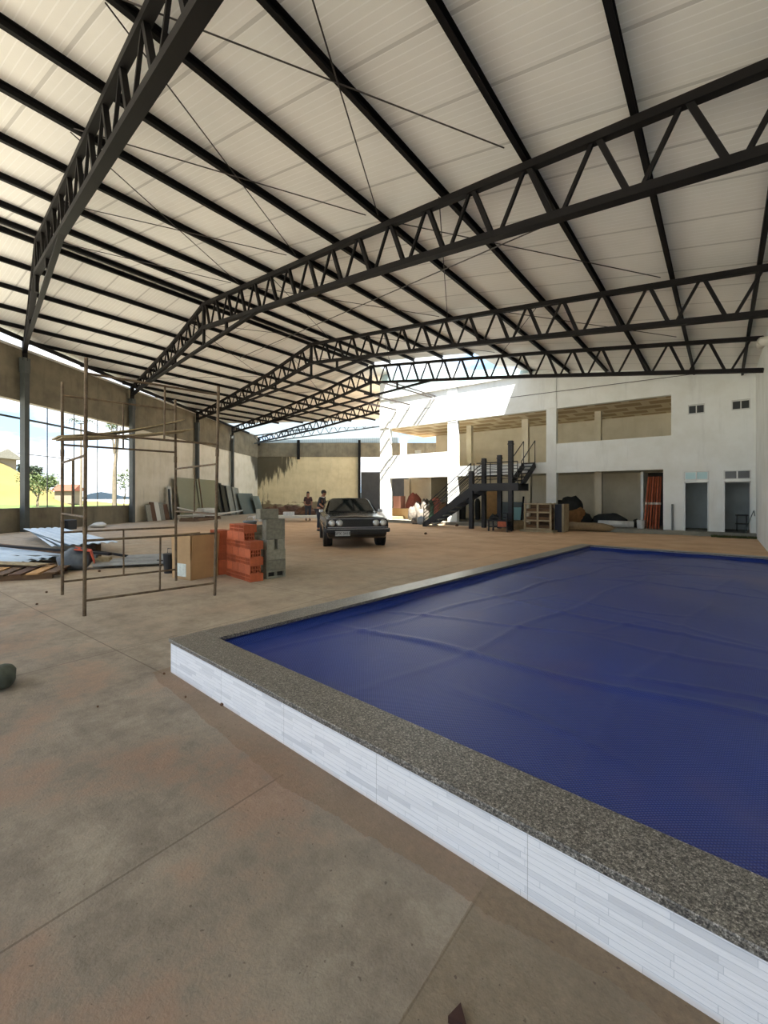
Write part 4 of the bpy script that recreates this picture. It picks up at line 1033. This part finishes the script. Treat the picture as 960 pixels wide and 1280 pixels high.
for k, (p, q, z, w_, h_, mt, lb) in enumerate((
    ((-11.6, 15.6), (-10.6, 14.2), .0, .12, .26, 'plank_dark', 'short dark timber under the far end of the pale sheets'),
    ((-8.6, 12.6), (-7.4, 11.4), .0, .12, .20, 'plank_dark', 'short dark timber under the near end of the pale sheets'),
    ((-10.2, 11.6), (-6.2, 9.6), .10, .07, .09, 'plank_dark', 'long dark timber beam lying behind the slate bag'),
    ((-10.0, 10.9), (-5.6, 9.0), .22, .06, .05, 'steel_dark', 'long black steel bar on top of the debris pile'),
    ((-9.4, 10.0), (-5.9, 9.5), .02, .09, .10, 'plank', 'pale timber beam in the middle of the debris pile'),
    ((-9.0, 9.3), (-6.1, 9.35), .12, .07, .06, 'steel_grey', 'grey steel profile lying across the timber'),
    ((-8.7, 8.9), (-6.6, 8.75), .02, .12, .07, 'plank_dark', 'dark board on the floor left of the slate bag'),
    ((-8.2, 11.6), (-4.4, 9.0), .05, .05, .05, 'steel_dark', 'thin black bar pointing towards the scaffold'))):
    m = MB(); m.bar(cw(*p, z+h_/2), cw(*q, z+h_/2), w_, h_); tag(m.build('timber_beam' if 'plank' in mt else 'steel_bar', mt), lb, 'beam' if 'plank' in mt else 'bar')
for k, (p, q, wd, z, z1) in enumerate((((-9.9, 10.6), (-6.9, 9.1), .8, .17, .14), ((-9.6, 9.7), (-7.0, 8.7), .7, .20, .12))):
    corr(flat(W(*p)), flat(W(*q)), wd, z+.02, 'dull white roofing sheet in the debris pile, %s one' % ('rear', 'front')[k], 'sheet_zinc', 4, .015, z1+.02)
for k in range(3):
    corr(flat(W(-5.75+k*.12, 8.75+k*.35)), flat(W(-4.15+k*.1, 9.35+k*.35)), .42, .06+k*.03, 'short grey wavy fibre sheet on the floor, %s of three' % ('nearest', 'middle', 'farthest')[k], 'sheet_fibre', 3, .035, .06+k*.03, 'short wavy roofing sheets', 'fibre_sheet')
m = MB(); m.blob((0, 0, .2), (.29, .20, .23), seed=4, amp=.10, flat=0.002, n=14); bgs = m.build('tool_bag', 'bag_slate', loc=cw(-5.98, 8.55), rz=camdir(.9, .5), smooth=True)
tag(bgs, 'slate grey bag with a red flap leaning on the debris pile', 'bag')
m = MB(); m.poly([(-.02, -.19, .41), (.24, -.17, .36), (.31, -.14, .12), (.30, .1, .16), (.24, .14, .37), (-.02, .1, .44), (-.02, -.19, .40), (.23, -.17, .35), (.30, -.14, .11), (.29, .1, .15), (.23, .14, .36), (-.02, .1, .43)], [(0, 1, 4, 5), (1, 2, 3, 4), (11, 10, 7, 6), (10, 9, 8, 7), (0, 6, 7, 1), (1, 7, 8, 2), (2, 8, 9, 3), (3, 9, 10, 4), (4, 10, 11, 5), (5, 11, 6, 0)]); f_ = m.build('flap', 'cloth_red', bgs); f_['label'] = 'red flap'
# pallet-like boards at the very left
pt = thing('wooden_pallet', 'broken brown wooden pallet on the floor at the left edge', 'pallet', cw(-6.6, 7.75), camdir(.93, .36))
for y in (-.4, 0, .4): m = MB(); m.box(-.85, .75, y-.05, y+.05, 0, .09); m.build('bearer', 'plank_dark', pt)
for k in range(7): m = MB(); x = -.8+k*.24; m.box(x, x+.17, -.5, .5, .09, .115); m.build('slat', ('plank_dark', 'stone', 'tan_board')[k % 3], pt)
board((-8.9, 8.6), (-6.3, 8.15), .25, .13, .15, .02, 'grey weathered board lying on the wooden pallet', mt='plank')
# canvas bag on the left edge of the floor, chip near the camera
cb = thing('canvas_bag', 'dark grey-green canvas bag lying on the concrete at the left edge', 'bag', cw(-2.83, 3.25), camdir(.6, -.8))
m = MB(); m.blob((0, 0, .075), (.14, .09, .085), seed=8, amp=.07, flat=.002, n=16); m.build('body', 'bag_canvas', cb, smooth=True)
m = MB(); m.tube([(-.08, -.02, .14), (-.05, -.02, .165), (.03, -.02, .165), (.07, -.02, .14)], .009, 6); m.build('handle', 'bag_dark', cb)
m = MB(); m.box(-.08, .03, -.095, -.088, .06, .13); m.build('pocket', 'bag_dark', cb)
m = MB(); m.prism([(0, 0), (.05, -.01), (.03, .04)], .0, .02); tag(m.build('brick_chip', 'chip_dark', loc=G0(560, 1279), rz=.4), 'small dark red chip on the floor at the bottom edge', 'chip')
for k, (x, y, r) in enumerate(((205, 843, .012), (232, 872, .010), (277, 882, .014), (281, 880, .009), (122, 884, .009), (58, 741, .02), (46, 756, .018), (124, 715, .03), (532, 668, .06), (571, 658, .09))):
    m = MB(); m.blob((0, 0, r*.6), (r, r*.8, r*.7), seed=k, amp=.15, flat=.0, n=8)
    lb = ['crumb of earth at the near left corner of the pool', 'crumb of earth beside the white pool wall', 'larger crumb of earth against the white pool wall', 'tiny crumb touching the larger one by the pool wall', 'lone pebble on the concrete left of the pool corner', 'dark pebble near the left scaffold leg', 'dark pebble in front of the left scaffold leg', 'pale lump of rubble right of the wooden pallet', 'brown clod on the orange floor before the staircase', 'dark flat clod at the foot of the staircase'][k]
    tag(m.build('pebble', 'stone', loc=G0(x, y)), lb, 'pebble')

# ================================================================ BACK LEFT: SLABS AGAINST THE WALL, POLES
def lean(s, wd, h, off, th, mt, lb, name='slab', tilt=.13, cat='slab', rr=0., grp=None):
    m = MB(); m.box(-wd/2, wd/2, -th/2, th/2, 0, h); o = m.build(name, mt, loc=WL(s, off, .0), rz=WA); o.rotation_euler = (-tilt, rr, WA); return tag(o, lb, cat, grp)
def s_at(x, off=0.5):
    best = min((abs(((CT*p.x+ST*p.y)/(-ST*p.x+CT*p.y))-(x-480)/F), s) for s in [k*.05 for k in range(-200, 380)] for p in [WL(s, off)]); return best[1]
# two big glass-like panels with a second pair behind
S1, S2, S3 = s_at(222), s_at(246), s_at(273)
lean((S1+S2)/2, (S2-S1), 2.75, .75, .04, 'glass_green', 'tall grey-green panel leaning on the left wall, nearer one', 'panel', .14, 'panel')
lean((S2+S3)/2, (S3-S2)-.1, 2.75, .8, .04, 'glass_green', 'tall grey-green panel leaning on the left wall, farther one', 'panel', .14, 'panel')
m = MB(); m.box(-.03, .03, -.03, .03, 0, 2.8); o = m.build('timber_post', 'plank_dark', loc=WL(S2, 1.0), rz=WA); o.rotation_euler = (-.13, 0, WA); tag(o, 'dark timber between the two grey-green panels', 'timber')
for k, (x, h, mt) in enumerate(((190, 1.0, 'slab_grey'), (195, 1.15, 'stone'), (201, 1.15, 'pvc'), (206, 1.1, 'slab_grey'), (211.5, 1.0, 'stone'))):
    lean(s_at(x, .6), .45, h, .5, .05, mt, 'short stone offcut leaning on the left wall, %s of five' % ('nearest', 'second', 'middle', 'fourth', 'farthest')[k], 'stone_offcut', .2, 'slab', .05*(k % 2))
lean(s_at(213), .16, 1.95, .55, .06, 'slab_black', 'narrow black board standing among the stone offcuts', 'board', .08, 'board')
lean(s_at(216.5), .35, 2.1, .35, .03, 'pvc', 'narrow pale board standing beside the grey-green panels', 'board', .05, 'board')
for k, (x, w_, h, mt) in enumerate(((280, 1.1, 2.65, 'slab_black'), (285, 1.2, 2.45, 'slab_black'), (290, 1.0, 2.4, 'slab_grey'), (296, 1.2, 2.3, 'slab_grey'))):
    lean(s_at(x, 1.0), w_, h, .95+.1*k, .05, mt, '%s stone slab leaning on the left wall, %s of four' % ('black' if k < 2 else 'grey', ('first', 'second', 'third', 'last')[k]), 'stone_slab', .22, 'slab', .08)
lean(s_at(308, 1.2), 3.2, 1.85, 1.6, .04, 'slab_teal', 'low wide grey-teal slab leaning near the mouldy corner', 'stone_slab', .3, 'slab')
lean(s_at(316, 1.2), 1.6, 1.6, 1.9, .04, 'slab_teal', 'smaller grey-teal slab in front of the wide one', 'stone_slab', .3, 'slab')
m = MB(); m.box(-1.0, 1.0, -.4, .4, 0, .45); m.box(-.7, .8, -.3, .3, .45, .7); tag(m.build('rubble_sack', 'pvc', loc=WL(s_at(252, 1.6), 1.9), rz=WA, bevel=.08), 'pale sacks piled before the grey-green panels', 'sack')
for k, (x0, y0, x1, y1, z) in enumerate(((219, 634, 262, 643, .75), (220, 648, 300, 639, .25), (222, 645, 286, 641, .3), (268, 645, 303, 638, .3))):
    Y0 = F*(EYE-z)/(y0-HZ); Y1 = F*(EYE-z)/(y1-HZ); Y0 = Y1 = min(Y0, Y1, 26-k*.6) if k else 27.
    if k == 1: Y0, Y1 = 28.3, 33.0
    if k == 2: Y0, Y1 = 27.2, 27.6
    if k == 3: Y0, Y1 = 30.5, 36.0
    p = cw(dirX(x0, Y0), Y0, EYE-(y0-HZ)*Y0/F); q = cw(dirX(x1, Y1), Y1, EYE-(y1-HZ)*Y1/F)
    m = MB(); m.tube([p, q], .045, 8); tag(m.build('pvc_pipe', 'pvc'), 'long pale pipe lying on the material in front of the left wall, %s' % ('uppermost', 'longest', 'beside the longest', 'rightmost')[k], 'pipe')
m = MB(); m.box(-1.6, 1.6, -.5, .5, 0, .12)
for x in (-1.5, 0, 1.4): m.box(x, x+.12, -.5, .5, .12, .2)
tag(m.build('timber_stack', 'plank_dark', loc=cw(dirX(250, 27), 27.2), rz=WA), 'low stack of timber under the pale pipes', 'timber')
m = MB(); m.box(-2.6, 2.4, -.5, .5, .22, .34); m.box(-2.3, -2.1, -.4, .4, 0, .22); m.box(1.9, 2.1, -.4, .4, 0, .22)
tag(m.build('white_platform', 'pvc', loc=cw(dirX(374, 26), 26), rz=TH), 'long low white board platform behind the block stack', 'platform')
bx2 = MB(); bx2.box(-.3, .3, -.2, .2, 0, .22); tag(bx2.build('white_box', 'bag_white', loc=cw(dirX(361, 26), 26, .34), rz=TH, bevel=.02), 'small white box on the low white platform', 'box')
for k, (x, Y, r) in enumerate(((342, 36, 1.2), (362, 38, 1.4), (383, 36, .9))):
    m = MB(); m.blob((0, 0, .1), (r, .6, .55), seed=30+k, amp=.2, flat=.0, n=16); tag(m.build('rubble_heap', 'stone', loc=cw(dirX(x, Y), Y), rz=TH), 'low dark heap of rubble along the back wall, %s' % ('left', 'middle', 'right')[k], 'heap')
for k, (x, dx) in enumerate(((93, 0),)):
    m = MB(); m.box(-.25, .25, -.2, .2, 0, .42); tag(m.build('black_crate', 'black_paint', loc=WL(s_at(86, .9), .9), rz=WA, bevel=.02), 'small black crate at the foot of the low left wall', 'crate')
m = MB(); m.blob((0, 0, .1), (.5, .3, .13), seed=3, flat=0., n=12); tag(m.build('pale_sack', 'pvc', loc=WL(s_at(121, 1.2), 1.3), smooth=True), 'pale flat sack on the floor near the low left wall', 'sack')
m = MB(); m.lathe([(.1, 0), (.12, .33), (.12, .36)], 16); cn = m.build('black_can', 'black_paint', loc=cw(dirX(212.5, 8.2), 8.2, 0)); tag(cn, 'black metal can standing behind the left edge of the cardboard box', 'can')
m = MB(); m.tube([(-.1, 0, .36), (-.08, 0, .45), (.08, 0, .45), (.1, 0, .36)], .007, 6); m.build('handle', 'black_paint', cn)
m = MB(); m.lathe([(.13, 0), (.13, .28)], 16)
# ================================================================ FACADE CLUTTER
def blobthing(name, x, Yv, z, r, mt, lb, cat, seed=1, amp=.10, rz=0.):
    p = Vector((fu(x, Yv), Yv, z)); m = MB(); m.blob((0, 0, r[2]*.8), r, seed=seed, amp=amp, flat=0., n=14); return tag(m.build(name, mt, loc=p, rz=rz, smooth=True), lb, cat)
V1 = 21.2
blobthing('pink_sack', 517, 22.1, .15, (.5, .45, .85), 'bag_pink', 'tall reddish sack in the left ground-floor opening', 'sack', 2)
blobthing('white_sack', 515, 20.35, .15, (.24, .2, .42), 'sack_woven', 'off-white woven sack in front of the reddish sack', 'sack', 3)
blobthing('white_sack', 522, 20.75, .15, (.26, .24, .58), 'sack_woven', 'tall off-white woven sack, the left of two behind the step', 'sack', 6)
blobthing('white_sack', 531, 20.8, .15, (.28, .26, .66), 'sack_woven', 'tallest off-white woven sack, next to the dark green bag', 'sack', 16)
blobthing('white_sack', 526, 20.2, .15, (.26, .18, .36), 'sack_woven', 'small off-white sack on the edge of the floor step', 'sack', 26)
blobthing('plastic_bag', 519, 19.4, .0, (.24, .16, .20), 'sack_woven', 'crumpled pale plastic bag on the ground before the sacks, left one', 'bag', 9, .16)
blobthing('plastic_bag', 527, 19.3, .0, (.26, .16, .24), 'bucket_grey', 'crumpled grey plastic bag on the ground at the foot of the stairs', 'bag', 19, .16)
blobthing('green_bag', 537, 21.2, .15, (.28, .3, .62), 'bag_green', 'dark green bag between the white sacks and the staircase', 'bag', 5)
blobthing('red_sack', 545, 21.7, .15, (.36, .36, .7), 'bag_pink', 'rust red sack behind the lower staircase flight', 'sack', 7)
blobthing('brown_sack', 554, 21.7, .15, (.3, .3, .55), 'bag_brown', 'brown sack near the second facade pillar', 'sack', 8)
m = MB(); m.box(-.75, .75, -.25, .25, 0, .62); tag(m.build('cardboard_carton', 'cardboard', loc=(fu(501, 21.3), 21.3, .15), bevel=.01), 'wide brown carton in the left ground-floor opening', 'box')
m = MB(); m.box(-.27, .27, -.25, .25, 0, .72); tag(m.build('pink_box', 'pink_board', loc=(fu(499, 21.3), 21.3, .77), bevel=.01), 'pink box standing on the wide brown carton', 'box')
m = MB(); m.box(-.5, .5, -.3, .3, 0, .16); tag(m.build('timber_stack', 'plank', loc=(fu(494, 20.8), 20.8, .15)), 'pale offcuts of board beside the leftmost pillar', 'timber')
m = MB(); m.bar((fu(533, 20.6), 20.6, .95), (fu(546, 20.9), 20.9, 1.25), .12, .05); tag(m.build('dark_plank', 'bag_dark'), 'short dark plank sticking out over the sacks', 'plank')
m = MB(); p0 = fu(604, 24.3); p1 = fu(622, 24.3); m.box(p0, p1, 24.3, 24.36, .15, 1.95); tag(m.build('wooden_board', 'tan_board'), 'tan wooden board standing in the room behind the stair posts', 'board')
m = MB(); p0 = fu(637, 24.2); p1 = fu(652, 24.2); m.box(p0, p1, 24.1, 24.3, .15, .85); tag(m.build('blue_box', 'light_blue', bevel=.01), 'light blue box in the room right of the stair posts', 'box')
m = MB(); p0 = fu(621, 24.45); p1 = fu(655, 24.45); m.box(p0, p1, 24.4, 24.5, .15, 1.15); tag(m.build('teal_panel', 'slab_teal'), 'low grey-green panel behind the light blue box', 'panel')
for k, x in enumerate((575, 579, 597)):
    m = MB(); m.lathe([(.14, 0), (.16, 1.0), (.10, 1.15), (.05, 1.2)], 12); tag(m.build('gas_cylinder', 'bag_dark', loc=(fu(x, 23.), 23., .15)), 'dark upright cylinder in the room behind the stair posts, %s' % ('left', 'middle', 'right')[k], 'cylinder')
# dark metal cart / chairs by the stair
ct = thing('metal_cart', 'dark low metal cart with two shelves beside the last stair post', 'cart', (fu(625, 17.5), 17.5, 0), .0)
m = MB(); m.box(-.42, .42, -.25, .25, .42, .47); m.build('top_shelf', 'steel_stair', ct); m = MB(); m.box(-.42, .42, -.25, .25, .16, .2); m.build('lower_shelf', 'steel_stair', ct)
for x in (-.4, .4):
    for y in (-.23, .23): m = MB(); m.box(x-.025, x+.025, y-.025, y+.025, 0, .75 if x > 0 else .45); m.build('leg', 'steel_stair', ct)
m = MB(); m.box(.0, .4, -.25, -.22, .2, .42); m.build('side_panel', 'prop_orange', ct)
m = MB()
for z in (.55, .72): m.box(.05, .42, .2, .23, z, z+.05)
m.build('back_rail', 'steel_stair', ct)
blobthing('tool_heap', 618, 17.5, .47, (.18, .14, .12), 'bag_dark', 'dark heap of tools on top of the metal cart', 'tools', 11, .3)
m = MB(); m.bar((fu(651, 19.6), 19.6, .15), (fu(654, 19.9), 19.95, 1.45), .07, .05); tag(m.build('dark_pole', 'steel_dark'), 'black pole leaning left of the wooden crate', 'pole')
blobthing('stone_heap', 648, 18.9, .0, (.5, .35, .22), 'sand', 'small heap of rubble at the foot of the black pole', 'heap', 14)
# crate frame
vC = 18.2; xa, xb = fu(657, vC), fu(691, vC); hC = fuz(660, 628.5, vC)[1]
cr_ = thing('wooden_crate', 'open wooden crate frame with six compartments standing before the third opening', 'crate', ((xa+xb)/2, vC, 0)); hw = (xb-xa)/2
for x in (-hw, -.03, hw-.07): m = MB(); m.box(x, x+.07, -.2, -.14, .08, hC); m.build('upright', 'crate_wood', cr_)
for z in (.10, .10+(hC-.18)/3, .10+(hC-.18)*2/3, hC-.07): m = MB(); m.box(-hw, hw, -.22, -.16, z, z+.06); m.build('crossbar', 'crate_wood', cr_)
m = MB(); m.box(-hw-.15, hw+.1, -.3, .5, 0, .08); m.build('base', 'crate_wood', cr_)
m = MB(); m.box(-hw, hw, .42, .45, .08, hC-.05); m.build('back_panel', 'plank_dark', cr_)
for x in (-hw, hw-.07): m = MB(); m.box(x, x+.07, .36, .42, .08, hC); m.build('upright', 'crate_wood', cr_); m = MB(); m.box(x+.01, x+.06, -.14, .36, hC-.07, hC-.02); m.build('side_rail', 'crate_wood', cr_)
for z in (.16, .16+(hC-.18)/3, .16+(hC-.18)*2/3): m = MB(); m.box(-hw+.08, hw-.08, -.12, .36, z, z+.12); m.build('inner_shelf', 'plank_dark', cr_)
xa, xb = fu(693.5, 18.5), fu(705, 18.5)
nb = MB(); nb.box(xa, xb-.08, 18.5, 19.2, 0, 1.12); n_ = nb.build('navy_cabinet', 'navy'); tag(n_, 'dark navy cabinet with a wooden edge right of the crate', 'cabinet')
m = MB(); m.box(xb-.08, xb, 18.48, 19.22, 0, 1.14); m.build('side_frame', 'crate_wood', n_)
for k, (x, z, r, mt, lb) in enumerate(((702, .9, (.35, .3, .22), 'bag_dark', 'black sack on the heap directly behind the navy cabinet'), (714, .7, (.5, .35, .42), 'bag_dark', 'big black sack topping the heap in the third opening'),
        (718, .15, (.55, .4, .5), 'bag_brown', 'brown sack under the big black sack'), (731, .15, (.3, .25, .32), 'bag_dark', 'small black sack right of the brown sack'), (729, .0, (1.2, .5, .2), 'sand', 'flat tan heap spread before the sacks'))):
    blobthing('sack' if k < 4 else 'sand_heap', x, 20.9 if k < 4 else 19.9, z, r, mt, lb, 'sack' if k < 4 else 'heap', 40+k)
m = MB(); a_, b_ = fu(748, 20.4), fu(792, 20.4); m.tube([(a_, 20.4, .30), (b_, 20.4, .30)], .14, 14); tag(m.build('white_roll', 'bag_white', smooth=True), 'long white roll lying on the step of the third opening', 'roll')
blobthing('cable_heap', 763, 20.9, .15, (.7, .25, .32), 'bag_dark', 'low dark heap behind the long white roll', 'heap', 51)
bk2 = MB(); bk2.lathe([(.13, 0), (.15, .33), (.16, .34)], 16); tag(bk2.build('white_bucket', 'bag_white', loc=(fu(801, 20.5), 20.5, .15)), 'white bucket at the foot of the orange poles', 'bucket')
for k in range(6):
    v = 20.55+.1*(k % 2); ub_ = fu(805+k*3.6, v); ut = fu(811+k*3.0, v+.35)
    po = MB(); po.tube([(ub_, v, .15), (ut, v+.35, 2.25)], .035, 8); o_p = po.build('steel_prop', 'prop_orange')
    tag(o_p, 'orange telescopic prop leaning in the dark doorway, %s from the left' % ORD[k], 'prop', 'orange props in the doorway')
    po = MB(); d_ = Vector((ut-ub_, .35, 2.1)); c_ = Vector((ub_, v, .15)); po.tube([c_+d_*.46, c_+d_*.50], .05, 8); po.build('collar', 'pvc', o_p)
blobthing('dark_bundle', 795, 20.9, .15, (.12, .12, .2), 'bag_dark', 'small dark bundle beside the white bucket', 'bundle', 60)
m = MB(); p = fu(840.5, FV-.06); m.tube([(p, FV-.06, .05), (p, FV-.06, 1.15)], .035, 8); tag(m.build('drain_pipe', 'steel_grey'), 'short grey pipe standing on the white wall left of the doorways', 'pipe')
# white plastic chair stack upstairs
wc = thing('plastic_chair', 'white plastic chair behind the parapet of the upper left opening', 'chair', (fu(520, 22), 22., ZF))
m = MB(); m.box(-.22, .22, -.2, .22, .42, .45); m.build('seat', 'bag_white', wc); m = MB(); m.box(-.22, .22, .2, .24, .45, 1.25); m.build('backrest', 'bag_white', wc, bevel=.01)
for x in (-.2, .17):
    for y in (-.2, .17): m = MB(); m.box(x, x+.04, y, y+.04, 0, .42); m.build('leg', 'bag_white', wc)
# moss at the foot of the facade, hose and pipe at the right
rnd = random.Random(5); m = MB()
for k in range(700):
    x = rnd.uniform(fu(890, FV), UR-.02); y = FV-.50-rnd.random()**1.5*.32; h = rnd.uniform(.03, .10); a = rnd.uniform(0, 3.1)
    m.poly([(x-.02*math.cos(a), y-.02*math.sin(a), 0), (x+.02*math.cos(a), y+.02*math.sin(a), 0), (x+rnd.uniform(-.03, .03), y, h)], [(0, 1, 2)])
tag(m.build('moss_strip', 'moss'), 'strip of green moss and weeds at the foot of the white facade', 'moss', kind='stuff')
m = MB(); xh = fu(936, FV-.1); m.tube([(xh-.12, FV-.5, .17), (xh, FV-.3, .55), (xh+.1, FV-.12, .85), (xh+.14, FV-.06, .95), (xh+.16, FV-.06, .75)], .014, 6); tag(m.build('garden_hose', 'slab_teal', smooth=True), 'thin hose looping off the wall right of the last doorway', 'hose')
m = MB(); m.tube([(UR-.14, 13.2, 4.95), (UR-.14, 14.6, 5.35)], .1, 14); m.tube([(UR-.14, 14.6, 5.35), (UR-.14, 15.2, 5.4)], .1, 14)
tag(m.build('gutter_pipe', 'pvc', smooth=True), 'fat cream gutter pipe high on the right wall', 'pipe')
